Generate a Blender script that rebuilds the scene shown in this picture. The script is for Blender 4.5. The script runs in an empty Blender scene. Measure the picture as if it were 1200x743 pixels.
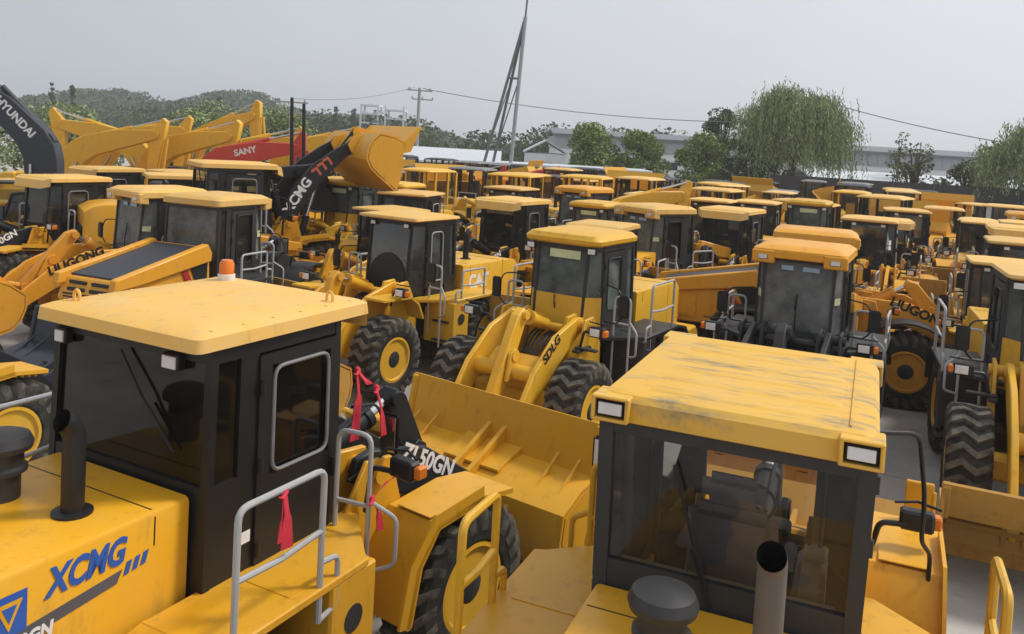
import bpy, bmesh, math, random
from mathutils import Vector, Matrix
R = math.radians
rnd = random.Random(7)
S = bpy.context.scene
COL = S.collection

# ------------------------------------------------------------------ materials
def nodes(name):
    m = bpy.data.materials.new(name); m.use_nodes = True
    nt = m.node_tree
    return m, nt, nt.nodes['Principled BSDF']

def paint(name, col, rough=.45, dust=.25, dustcol=(.50, .40, .26), var=.10, scale=2.2, metal=0, spec=.4, grime=0):
    """paint with blotchy dust, fine speckle and a slightly different tone on every object"""
    m, nt, b = nodes(name)
    N, L = nt.nodes, nt.links
    tc = N.new('ShaderNodeTexCoord'); oi = N.new('ShaderNodeObjectInfo')
    n1 = N.new('ShaderNodeTexNoise'); n1.inputs['Scale'].default_value = scale; n1.inputs['Detail'].default_value = 8; n1.inputs['Roughness'].default_value = .65
    L.new(tc.outputs['Object'], n1.inputs['Vector'])
    r1 = N.new('ShaderNodeMapRange'); r1.inputs['From Min'].default_value = .38; r1.inputs['From Max'].default_value = .75
    r1.inputs['To Min'].default_value = 0; r1.inputs['To Max'].default_value = dust
    L.new(n1.outputs['Fac'], r1.inputs['Value'])
    hs = N.new('ShaderNodeHueSaturation'); hs.inputs['Color'].default_value = (*col, 1)
    rv = N.new('ShaderNodeMapRange'); rv.inputs['To Min'].default_value = 1-var; rv.inputs['To Max'].default_value = 1+var
    L.new(oi.outputs['Random'], rv.inputs['Value']); L.new(rv.outputs['Result'], hs.inputs['Value'])
    mx = N.new('ShaderNodeMix'); mx.data_type = 'RGBA'
    L.new(r1.outputs['Result'], mx.inputs['Factor']); L.new(hs.outputs['Color'], mx.inputs[6]); mx.inputs[7].default_value = (*dustcol, 1)
    last = mx.outputs[2]
    if grime:
        n2 = N.new('ShaderNodeTexNoise'); n2.inputs['Scale'].default_value = scale*3.3; n2.inputs['Detail'].default_value = 10; n2.inputs['Roughness'].default_value = .75
        mp = N.new('ShaderNodeMapping'); mp.inputs['Scale'].default_value = (1, 1, .35)
        L.new(tc.outputs['Object'], mp.inputs['Vector']); L.new(mp.outputs['Vector'], n2.inputs['Vector'])
        r2 = N.new('ShaderNodeMapRange'); r2.inputs['From Min'].default_value = .54; r2.inputs['From Max'].default_value = .72; r2.inputs['To Max'].default_value = grime
        L.new(n2.outputs['Fac'], r2.inputs['Value'])
        m2 = N.new('ShaderNodeMix'); m2.data_type = 'RGBA'; m2.inputs[7].default_value = (.10, .07, .04, 1)
        L.new(r2.outputs['Result'], m2.inputs['Factor']); L.new(last, m2.inputs[6]); last = m2.outputs[2]
    L.new(last, b.inputs['Base Color'])
    rr = N.new('ShaderNodeMapRange'); rr.inputs['To Min'].default_value = rough-.1; rr.inputs['To Max'].default_value = rough+.2
    L.new(n1.outputs['Fac'], rr.inputs['Value']); L.new(rr.outputs['Result'], b.inputs['Roughness'])
    b.inputs['Metallic'].default_value = metal; b.inputs['Specular IOR Level'].default_value = spec
    return m

def plain(name, col, rough=.6, metal=0, spec=.4):
    m, nt, b = nodes(name)
    N, L = nt.nodes, nt.links
    n = N.new('ShaderNodeTexNoise'); n.inputs['Scale'].default_value = 6; n.inputs['Detail'].default_value = 6
    tc = N.new('ShaderNodeTexCoord'); L.new(tc.outputs['Object'], n.inputs['Vector'])
    r = N.new('ShaderNodeMapRange'); r.inputs['To Min'].default_value = .75; r.inputs['To Max'].default_value = 1.2
    L.new(n.outputs['Fac'], r.inputs['Value'])
    h = N.new('ShaderNodeHueSaturation'); h.inputs['Color'].default_value = (*col, 1); L.new(r.outputs['Result'], h.inputs['Value'])
    L.new(h.outputs['Color'], b.inputs['Base Color'])
    b.inputs['Roughness'].default_value = rough; b.inputs['Metallic'].default_value = metal; b.inputs['Specular IOR Level'].default_value = spec
    return m

def glass(name, tint, refl=.6, film=None, filmfac=0):
    """thin pane: a tinted see-through sheet with a fresnel reflection, some dust or film on it"""
    m = bpy.data.materials.new(name); m.use_nodes = True
    nt = m.node_tree; N, L = nt.nodes, nt.links
    N.remove(N['Principled BSDF']); out = N['Material Output']
    tr = N.new('ShaderNodeBsdfTransparent'); tr.inputs['Color'].default_value = (*tint, 1)
    gl = N.new('ShaderNodeBsdfGlossy'); gl.inputs['Roughness'].default_value = .04; gl.inputs['Color'].default_value = (refl, refl, refl, 1)
    fr = N.new('ShaderNodeFresnel'); fr.inputs['IOR'].default_value = 1.5
    mx = N.new('ShaderNodeMixShader'); L.new(fr.outputs[0], mx.inputs[0]); L.new(tr.outputs[0], mx.inputs[1]); L.new(gl.outputs[0], mx.inputs[2])
    last = mx.outputs[0]
    if film:
        df = N.new('ShaderNodeBsdfDiffuse'); df.inputs['Color'].default_value = (*film, 1)
        tc = N.new('ShaderNodeTexCoord'); n = N.new('ShaderNodeTexNoise'); n.inputs['Scale'].default_value = 3; n.inputs['Detail'].default_value = 7
        L.new(tc.outputs['Object'], n.inputs['Vector'])
        r = N.new('ShaderNodeMapRange'); r.inputs['From Min'].default_value = .3; r.inputs['From Max'].default_value = .7; r.inputs['To Min'].default_value = filmfac*.5; r.inputs['To Max'].default_value = filmfac*1.4
        L.new(n.outputs['Fac'], r.inputs['Value'])
        m2 = N.new('ShaderNodeMixShader'); L.new(r.outputs['Result'], m2.inputs[0]); L.new(last, m2.inputs[1]); L.new(df.outputs[0], m2.inputs[2]); last = m2.outputs[0]
    L.new(last, out.inputs['Surface'])
    return m

def worn_roof():
    m, nt, b = nodes('worn_roof_paint')
    N, L = nt.nodes, nt.links
    tc = N.new('ShaderNodeTexCoord'); mp = N.new('ShaderNodeMapping'); mp.inputs['Scale'].default_value = (4.5, 1.0, 1)
    L.new(tc.outputs['Object'], mp.inputs['Vector'])
    n = N.new('ShaderNodeTexNoise'); n.inputs['Scale'].default_value = 1.9; n.inputs['Detail'].default_value = 9; n.inputs['Roughness'].default_value = .68; L.new(mp.outputs['Vector'], n.inputs['Vector'])
    cr = N.new('ShaderNodeValToRGB'); e = cr.color_ramp.elements
    e[0].position = .50; e[0].color = (.77, .44, .05, 1); e[1].position = .64; e[1].color = (.33, .25, .13, 1)
    x = cr.color_ramp.elements.new(.56); x.color = (.60, .37, .09, 1)
    L.new(n.outputs['Fac'], cr.inputs[0])
    n3 = N.new('ShaderNodeTexNoise'); n3.inputs['Scale'].default_value = 1.3; n3.inputs['Detail'].default_value = 5; L.new(tc.outputs['Object'], n3.inputs['Vector'])
    r3 = N.new('ShaderNodeMapRange'); r3.inputs['From Min'].default_value = .4; r3.inputs['From Max'].default_value = .7; r3.inputs['To Max'].default_value = .5; L.new(n3.outputs['Fac'], r3.inputs['Value'])
    mx = N.new('ShaderNodeMix'); mx.data_type = 'RGBA'; L.new(r3.outputs['Result'], mx.inputs['Factor']); L.new(cr.outputs[0], mx.inputs[6]); mx.inputs[7].default_value = (.76, .48, .14, 1)
    L.new(mx.outputs[2], b.inputs['Base Color']); b.inputs['Roughness'].default_value = .55
    return m

def leaf(name, a, bcol, c):
    m, nt, b = nodes(name)
    N, L = nt.nodes, nt.links
    g = N.new('ShaderNodeNewGeometry'); cr = N.new('ShaderNodeValToRGB'); e = cr.color_ramp.elements
    e[0].color = (*a, 1); e[1].color = (*c, 1); x = e.new(.5); x.color = (*bcol, 1)
    L.new(g.outputs['Random Per Island'], cr.inputs[0]); L.new(cr.outputs[0], b.inputs['Base Color'])
    b.inputs['Roughness'].default_value = .7; b.inputs['Specular IOR Level'].default_value = .2
    return m

def ground_mat():
    m, nt, b = nodes('concrete_yard')
    N, L = nt.nodes, nt.links
    tc = N.new('ShaderNodeTexCoord')
    n = N.new('ShaderNodeTexNoise'); n.inputs['Scale'].default_value = .35; n.inputs['Detail'].default_value = 12; n.inputs['Roughness'].default_value = .7
    L.new(tc.outputs['Object'], n.inputs['Vector'])
    cr = N.new('ShaderNodeValToRGB'); e = cr.color_ramp.elements
    e[0].position = .3; e[0].color = (.30, .285, .26, 1); e[1].position = .7; e[1].color = (.58, .555, .52, 1)
    L.new(n.outputs['Fac'], cr.inputs[0])
    n2 = N.new('ShaderNodeTexNoise'); n2.inputs['Scale'].default_value = 1.1; n2.inputs['Detail'].default_value = 10; n2.inputs['Roughness'].default_value = .7; L.new(tc.outputs['Object'], n2.inputs['Vector'])
    r2 = N.new('ShaderNodeMapRange'); r2.inputs['From Min'].default_value = .55; r2.inputs['From Max'].default_value = .70; r2.inputs['To Max'].default_value = .75; L.new(n2.outputs['Fac'], r2.inputs['Value'])
    m1 = N.new('ShaderNodeMix'); m1.data_type = 'RGBA'; m1.inputs[7].default_value = (.10, .085, .07, 1); L.new(r2.outputs['Result'], m1.inputs['Factor']); L.new(cr.outputs[0], m1.inputs[6])
    mp = N.new('ShaderNodeMapping'); mp.inputs['Rotation'].default_value = (0, 0, .5); L.new(tc.outputs['Object'], mp.inputs['Vector'])
    vo = N.new('ShaderNodeTexBrick'); vo.offset = 0; vo.inputs['Scale'].default_value = 1; vo.inputs['Mortar Size'].default_value = .012; vo.inputs['Mortar Smooth'].default_value = 0
    vo.inputs['Brick Width'].default_value = 5; vo.inputs['Row Height'].default_value = 5; L.new(mp.outputs['Vector'], vo.inputs['Vector'])
    lt = N.new('ShaderNodeMath'); lt.operation = 'MULTIPLY'; lt.inputs[1].default_value = .7; L.new(vo.outputs['Fac'], lt.inputs[0])
    m2 = N.new('ShaderNodeMix'); m2.data_type = 'RGBA'; m2.inputs[7].default_value = (.09, .08, .07, 1); L.new(lt.outputs[0], m2.inputs['Factor']); L.new(m1.outputs[2], m2.inputs[6])
    sp = N.new('ShaderNodeTexNoise'); sp.inputs['Scale'].default_value = 45; sp.inputs['Detail'].default_value = 4; L.new(tc.outputs['Object'], sp.inputs['Vector'])
    bm_ = N.new('ShaderNodeBump'); bm_.inputs['Strength'].default_value = .3; bm_.inputs['Distance'].default_value = .01; L.new(sp.outputs['Fac'], bm_.inputs['Height']); L.new(bm_.outputs[0], b.inputs['Normal'])
    L.new(m2.outputs[2], b.inputs['Base Color']); b.inputs['Roughness'].default_value = .9
    return m

Y = paint('yellow_paint', (.76, .375, .014), dust=.15, grime=.36, rough=.36, dustcol=(.55, .40, .20))
YG = paint('golden_yellow_paint', (.78, .43, .025), dust=.16, grime=.36, rough=.36, dustcol=(.58, .44, .22))
YO = paint('orange_yellow_paint', (.76, .345, .022), dust=.16, grime=.36, rough=.36, dustcol=(.55, .38, .18))
YP = paint('faded_yellow_paint', (.79, .46, .10), dust=.55, dustcol=(.66, .50, .28), rough=.55, grime=.25)
YB = paint('dusty_pale_yellow_paint', (.78, .50, .15), dust=.5, dustcol=(.60, .50, .36), rough=.6)
OB = paint('ochre_bucket_paint', (.58, .30, .045), dust=.35, dustcol=(.40, .28, .14), grime=.5, rough=.5)
BK = paint('black_paint', (.013, .013, .014), dust=.10, dustcol=(.09, .08, .07), rough=.4, var=.2)
BL = paint('black_arm_paint', (.012, .013, .017), dust=.12, dustcol=(.10, .09, .08), rough=.45, var=.1)
CH = paint('charcoal_paint', (.030, .030, .032), dust=.18, dustcol=(.12, .11, .09), rough=.45, var=.2)
GY = paint('grey_tube_paint', (.46, .46, .455), dust=.3, dustcol=(.25, .22, .18), rough=.5, grime=.3)
RD = paint('red_paint', (.55, .045, .03), dust=.3, dustcol=(.45, .2, .14))
NV = paint('dark_slate_paint', (.035, .040, .052), dust=.15, dustcol=(.10, .10, .10))
RUB = paint('dusty_rubber', (.022, .021, .020), dust=.55, dustcol=(.13, .115, .095), rough=.8, scale=5, spec=.2)
LUG = paint('worn_rubber_lug', (.045, .042, .039), dust=.85, dustcol=(.26, .23, .18), rough=.85, scale=6, spec=.2)
ST = plain('chrome_rod', (.6, .6, .6), .25, 1)
GRM = plain('steel_grey', (.22, .22, .22), .55)
EXH = paint('sooty_steel', (.12, .112, .105), dust=.5, dustcol=(.20, .15, .11), grime=.6, rough=.6, scale=5)
SEATM = plain('dark_seat_fabric', (.15, .14, .165), .85)
SEATG = plain('grey_seat_cover', (.12, .12, .13), .7)
CONS = plain('beige_console_plastic', (.38, .33, .25), .6)
LENS = plain('lamp_lens', (.75, .75, .75), .2)
AMB = plain('amber_lens', (.75, .20, .02), .25)
WHT = plain('white_lettering', (.82, .82, .82), .5)
BLU = plain('blue_lettering', (.03, .11, .42), .5)
DKT = plain('dark_lettering', (.03, .025, .02), .5)
GBAR = plain('grey_stripe', (.10, .10, .115), .5)
ORT = plain('orange_red_marking', (.55, .13, .06), .5)
REDT = plain('red_marking', (.5, .03, .03), .5)
RIB = plain('red_ribbon_cloth', (.62, .035, .06), .7)
STK = plain('pale_green_sticker', (.62, .68, .40), .6)
BLUS = plain('pale_blue_sticker', (.35, .50, .68), .5)
WHB = plain('white_cladding', (.78, .80, .82), .5)
GRB = plain('grey_cladding', (.36, .38, .41), .6)
DKB = plain('dark_cladding', (.045, .048, .055), .6)
ROOFW = plain('pale_roof_sheet', (.62, .65, .68), .5)
WIN = plain('dark_window', (.04, .05, .06), .2)
CONC = plain('concrete_pole', (.34, .34, .33), .85)
STEELD = plain('dull_steel', (.16, .17, .19), .6)
BARK = plain('bark', (.07, .055, .04), .9)
SILV = paint('silver_car_paint', (.55, .57, .60), dust=.1, metal=.4, rough=.3)
WR = worn_roof()
GT = ground_mat()
GDARK = glass('dark_tinted_glass', (.20, .18, .155), .9, (.16, .14, .11), .05)
GCLR = glass('clear_dusty_glass', (.97, .965, .95), .45, (.56, .51, .44), .018)
GMID = glass('smoked_glass', (.66, .68, .69), 1.0, (.30, .31, .30), .05)
GFILM = glass('film_covered_glass', (.35, .40, .38), .7, (.24, .285, .275), .42)
GFILMG = glass('grey_film_glass', (.42, .44, .44), .7, (.38, .40, .39), .36)
GREFL = glass('reflective_grey_glass', (.62, .65, .66), 1.0, (.40, .42, .42), .13)

# ------------------------------------------------------------------ mesh builder
class MB:
    def __init__(s):
        s.v = []; s.f = []; s.mi = []; s.M = Matrix.Identity(4)
    def add(s, vs, fs, m=0):
        o = len(s.v); s.v += [tuple(s.M @ Vector(p)) for p in vs]
        s.f += [tuple(i+o for i in f) for f in fs]; s.mi += [m]*len(fs)
    def addbm(s, bm, m=0):
        bm.verts.index_update()
        s.add([v.co.copy() for v in bm.verts], [[v.index for v in f.verts] for f in bm.faces], m); bm.free()
    def box(s, c, d, m=0, bev=0, rot=None, seg=1):
        bm = bmesh.new(); bmesh.ops.create_cube(bm, size=1)
        for v in bm.verts: v.co = Vector((v.co.x*d[0], v.co.y*d[1], v.co.z*d[2]))
        if bev: bmesh.ops.bevel(bm, geom=bm.edges[:], offset=min(bev, min(d)*.45), segments=seg, affect='EDGES')
        if rot: bmesh.ops.rotate(bm, verts=bm.verts, matrix=Matrix.Rotation(rot[1], 3, rot[0]))
        bmesh.ops.translate(bm, verts=bm.verts, vec=c); s.addbm(bm, m)
    def prism(s, pts, a, b, m=0, bev=0, plane='xz'):
        """polygon in a plane, extruded along the third axis from a to b"""
        def P(p, t):
            return {'xz': (p[0], t, p[1]), 'xy': (p[0], p[1], t), 'yz': (t, p[0], p[1])}[plane]
        bm = bmesh.new()
        A = [bm.verts.new(P(p, a)) for p in pts]; B = [bm.verts.new(P(p, b)) for p in pts]
        n = len(pts); bm.faces.new(A); bm.faces.new(B[::-1])
        for i in range(n): bm.faces.new((A[i], B[i], B[(i+1) % n], A[(i+1) % n]))
        bmesh.ops.recalc_face_normals(bm, faces=bm.faces)
        if bev:
            es = [e for e in bm.edges if abs(abs(e.calc_face_angle(0))) > .5]
            bmesh.ops.bevel(bm, geom=es, offset=bev, segments=1, affect='EDGES', clamp_overlap=True)
        s.addbm(bm, m)
    def hexa(s, p, m=0):
        s.add(p, [(0, 3, 2, 1), (4, 5, 6, 7), (0, 1, 5, 4), (1, 2, 6, 5), (2, 3, 7, 6), (3, 0, 4, 7)], m)
    def strip(s, pts, t, y0, y1, m=0):
        """thick sheet following a polyline in xz, from y0 to y1"""
        n = len(pts); P = [Vector((p[0], p[1])) for p in pts]; Q = []
        for i in range(n):
            d = (P[min(i+1, n-1)]-P[max(i-1, 0)]).normalized(); Q.append(P[i]+Vector((d.y, -d.x))*t)
        vs = []
        for i in range(n): vs += [(P[i].x, y0, P[i].y), (P[i].x, y1, P[i].y), (Q[i].x, y1, Q[i].y), (Q[i].x, y0, Q[i].y)]
        fs = [(0, 3, 2, 1), (4*n-4, 4*n-3, 4*n-2, 4*n-1)]
        for i in range(n-1):
            a, b = 4*i, 4*i+4
            fs += [(a, a+1, b+1, b), (a+1, a+2, b+2, b+1), (a+2, a+3, b+3, b+2), (a+3, a, b, b+3)]
        s.add(vs, fs, m)
    def tube(s, pts, r, m=0, n=8, closed=False, round_=0, caps=True):
        P = [Vector(p) for p in pts]
        if round_: P = rounded(P, round_, closed)
        k = len(P); vs = []; fs = []; up = None
        for i in range(k):
            if closed: d = P[(i+1) % k]-P[i-1]
            else: d = P[min(i+1, k-1)]-P[max(i-1, 0)]
            d.normalize()
            if up is None: up = Vector((0, 0, 1)) if abs(d.z) < .9 else Vector((1, 0, 0))
            a = d.cross(up)
            if a.length < 1e-4: a = d.cross(Vector((.3, .8, .5)))
            a.normalize(); b = a.cross(d).normalized(); up = b
            rr = r[i] if isinstance(r, (list, tuple)) else r
            for j in range(n):
                t = 2*math.pi*j/n; vs.append(P[i]+a*math.cos(t)*rr+b*math.sin(t)*rr)
        for i in range(k if closed else k-1):
            o, q = i*n, ((i+1) % k)*n
            for j in range(n): fs.append((o+j, q+j, q+(j+1) % n, o+(j+1) % n))
        if caps and not closed: fs += [tuple(range(n)), tuple(range((k-1)*n, k*n))[::-1]]
        s.add(vs, fs, m)
    def lathe(s, prof, c=(0, 0, 0), axis='z', m=0, n=24):
        """prof = (radius, height) pairs"""
        vs = []; fs = []
        for r, h in prof:
            for j in range(n):
                t = 2*math.pi*j/n; a, b = r*math.cos(t), r*math.sin(t)
                p = {'z': (a, b, h), 'y': (a, h, b), 'x': (h, a, b)}[axis]
                vs.append((p[0]+c[0], p[1]+c[1], p[2]+c[2]))
        for i in range(len(prof)-1):
            for j in range(n): fs.append((i*n+j, i*n+(j+1) % n, (i+1)*n+(j+1) % n, (i+1)*n+j))
        fs += [tuple(range(n))[::-1], tuple(range((len(prof)-1)*n, len(prof)*n))]
        s.add(vs, fs, m)
    def loft(s, rings, m=0, caps=True):
        n = len(rings[0]); vs = [p for r in rings for p in r]; fs = []
        for i in range(len(rings)-1):
            for j in range(n): fs.append((i*n+j, i*n+(j+1) % n, (i+1)*n+(j+1) % n, (i+1)*n+j))
        if caps: fs += [tuple(range(n))[::-1], tuple(range((len(rings)-1)*n, len(rings)*n))]
        s.add(vs, fs, m)
    def build(s, name, mats, parent=None, smooth=32, recalc=True):
        me = bpy.data.meshes.new(name); me.from_pydata([tuple(p) for p in s.v], [], s.f)
        if not isinstance(mats, (list, tuple)): mats = [mats]
        for m in mats: me.materials.append(m)
        me.polygons.foreach_set('material_index', s.mi)
        if recalc or smooth:
            bm = bmesh.new(); bm.from_mesh(me)
            if recalc: bmesh.ops.recalc_face_normals(bm, faces=bm.faces)
            if smooth:
                for f in bm.faces: f.smooth = True
                for e in bm.edges:
                    if len(e.link_faces) != 2 or e.calc_face_angle(0) > R(smooth): e.smooth = False
            bm.to_mesh(me); bm.free()
        o = bpy.data.objects.new(name, me); COL.objects.link(o)
        if parent: o.parent = parent
        return o

def rounded(P, r, closed=False, n=4):
    out = []; k = len(P)
    for i in range(k):
        if not closed and i in (0, k-1): out.append(P[i]); continue
        a, b, c = P[i-1], P[i], P[(i+1) % k]
        d1, d2 = (a-b), (c-b); rr = min(r, d1.length*.45, d2.length*.45)
        p, q = b+d1.normalized()*rr, b+d2.normalized()*rr
        for j in range(n+1):
            t = j/n; out.append(p*(1-t)**2+b*2*t*(1-t)+q*t*t)
    return out

def rrect(x0, x1, y0, y1, r, z, n=4):
    out = []
    for cx, cy, a0 in ((x1-r, y1-r, 0), (x0+r, y1-r, 90), (x0+r, y0+r, 180), (x1-r, y0+r, 270)):
        for j in range(n+1):
            t = R(a0+90*j/n); out.append((cx+r*math.cos(t), cy+r*math.sin(t), z))
    return out

def text(name, body, size, M, mat, parent, bold=.02, shear=0, align='LEFT', width=None):
    cu = bpy.data.curves.new(name, 'FONT'); cu.body = body; cu.size = size; cu.extrude = .003; cu.offset = bold*size
    cu.shear = shear; cu.align_x = align; cu.resolution_u = 3
    t = bpy.data.objects.new(name, cu); COL.objects.link(t)
    dg = bpy.context.evaluated_depsgraph_get(); dg.update()
    me = bpy.data.meshes.new_from_object(t.evaluated_get(dg))
    bpy.data.objects.remove(t)
    if width:
        xs = [v.co.x for v in me.vertices]; k = width/(max(xs)-min(xs)); M = M @ Matrix.Diagonal((k, 1, 1, 1))
    me.transform(M); me.name = name; me.materials.clear(); me.materials.append(mat)
    o = bpy.data.objects.new(name, me); COL.objects.link(o)
    if parent: o.parent = parent
    return o

def frame(origin, xdir, ydir):
    x = Vector(xdir).normalized(); z = x.cross(Vector(ydir)).normalized(); y = z.cross(x)
    M = Matrix((x, y, z)).transposed().to_4x4(); M.translation = Vector(origin); return M

def empty(name, label, cat, loc=(0, 0, 0), rz=0, group=None):
    o = bpy.data.objects.new(name, None); COL.objects.link(o); o.empty_display_size = .3
    o.location = loc; o.rotation_euler = (0, 0, rz); tag(o, label, cat, group); return o
def tag(o, label, cat, group=None, kind=None):
    if label: o['label'] = label
    if cat: o['category'] = cat
    if group: o['group'] = group
    if kind: o['kind'] = kind
    return o
def copy_tree(o, parent=None):
    c = o.copy(); COL.objects.link(c)
    if parent: c.parent = parent
    for ch in list(o.children): copy_tree(ch, c)
    return c

# ------------------------------------------------------------------ wheels
WR_ = .79
def tyre_mb(lugs=22, r=WR_, w=.58):
    b = MB(); h = w/2
    b.lathe([(.40, -h*.78), (.46, -h*.95), (.60, -h), (r-.10, -h*.96), (r-.055, -h*.84), (r-.05, 0), (r-.055, h*.84), (r-.10, h*.96), (.60, h), (.46, h*.95), (.40, h*.78)], axis='y', n=40)
    if lugs:
        # wavy bars running right across the tread and down the shoulder
        prof = [(-h*1.0, -.11, .62*r/.79), (-h*.97, -.08, r-.06), (-h*.80, -.03, r), (-h*.30, .06, r+.004), (0, .0, r+.006), (h*.30, -.06, r+.004), (h*.80, .03, r), (h*.97, .08, r-.06), (h*1.0, .11, .62*r/.79)]
        for k in range(lugs):
            a0 = 2*math.pi*k/lugs; vs = []; fs = []; hw = .085/ r * .72
            for y, da, rr in prof:
                for s_, dr in ((-1, -.07), (-.72, 0), (.72, 0), (1, -.07)):
                    t = a0+da/r+s_*hw; q = rr+dr
                    vs.append((math.cos(t)*q, y*(1.015 if dr == 0 else 1.0), math.sin(t)*q))
            for i in range(len(prof)-1):
                for j in range(3): fs.append((i*4+j, i*4+j+1, i*4+j+5, i*4+j+4))
            fs += [(0, 3, 2, 1), (len(vs)-4, len(vs)-3, len(vs)-2, len(vs)-1)]
            b.add(vs, fs, 1)
    return b
def rim_mb(side=1, r=.42):
    b = MB(); s = side
    b.lathe([(r, .23*s), (r+.015, .26*s), (r-.03, .265*s), (r-.07, .20*s), (r-.12, .10*s), (.24, .09*s), (.22, .17*s)], axis='y', n=32, m=0)
    b.lathe([(.215, .10*s), (.20, .20*s), (.15, .235*s), (.06, .25*s), (.0, .25*s)], axis='y', n=20, m=1)
    for k in range(12):
        t = 2*math.pi*k/12
        b.lathe([(.016, .17*s), (.016, .20*s), (0, .20*s)], c=(math.cos(t)*.232, 0, math.sin(t)*.232), axis='y', n=6, m=1)
    b.lathe([(r, -.25*s), (r, .12*s)], axis='y', n=24, m=0)
    return b
_wh = {}
def wheel(parent, x, y, rimmat, hi=True):
    side = 1 if y > 0 else -1
    w = bpy.data.objects.new('wheel', None); COL.objects.link(w); w.parent = parent; w.location = (x, y, WR_); w.empty_display_size = .2
    key = ('t', hi)
    if key not in _wh:
        o = tyre_mb(22 if hi else 16).build('tyre', [RUB, LUG], w, 28); _wh[key] = o.data
    else:
        o = bpy.data.objects.new('tyre', _wh[key]); COL.objects.link(o); o.parent = w
    o.rotation_euler = (0, rnd.random()*.28, 0)
    key = ('r', side, rimmat.name)
    if key not in _wh:
        o = rim_mb(side).build('rim', [rimmat, CH], w, 30); _wh[key] = o.data
    else:
        o = bpy.data.objects.new('rim', _wh[key]); COL.objects.link(o); o.parent = w
    return w

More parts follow.
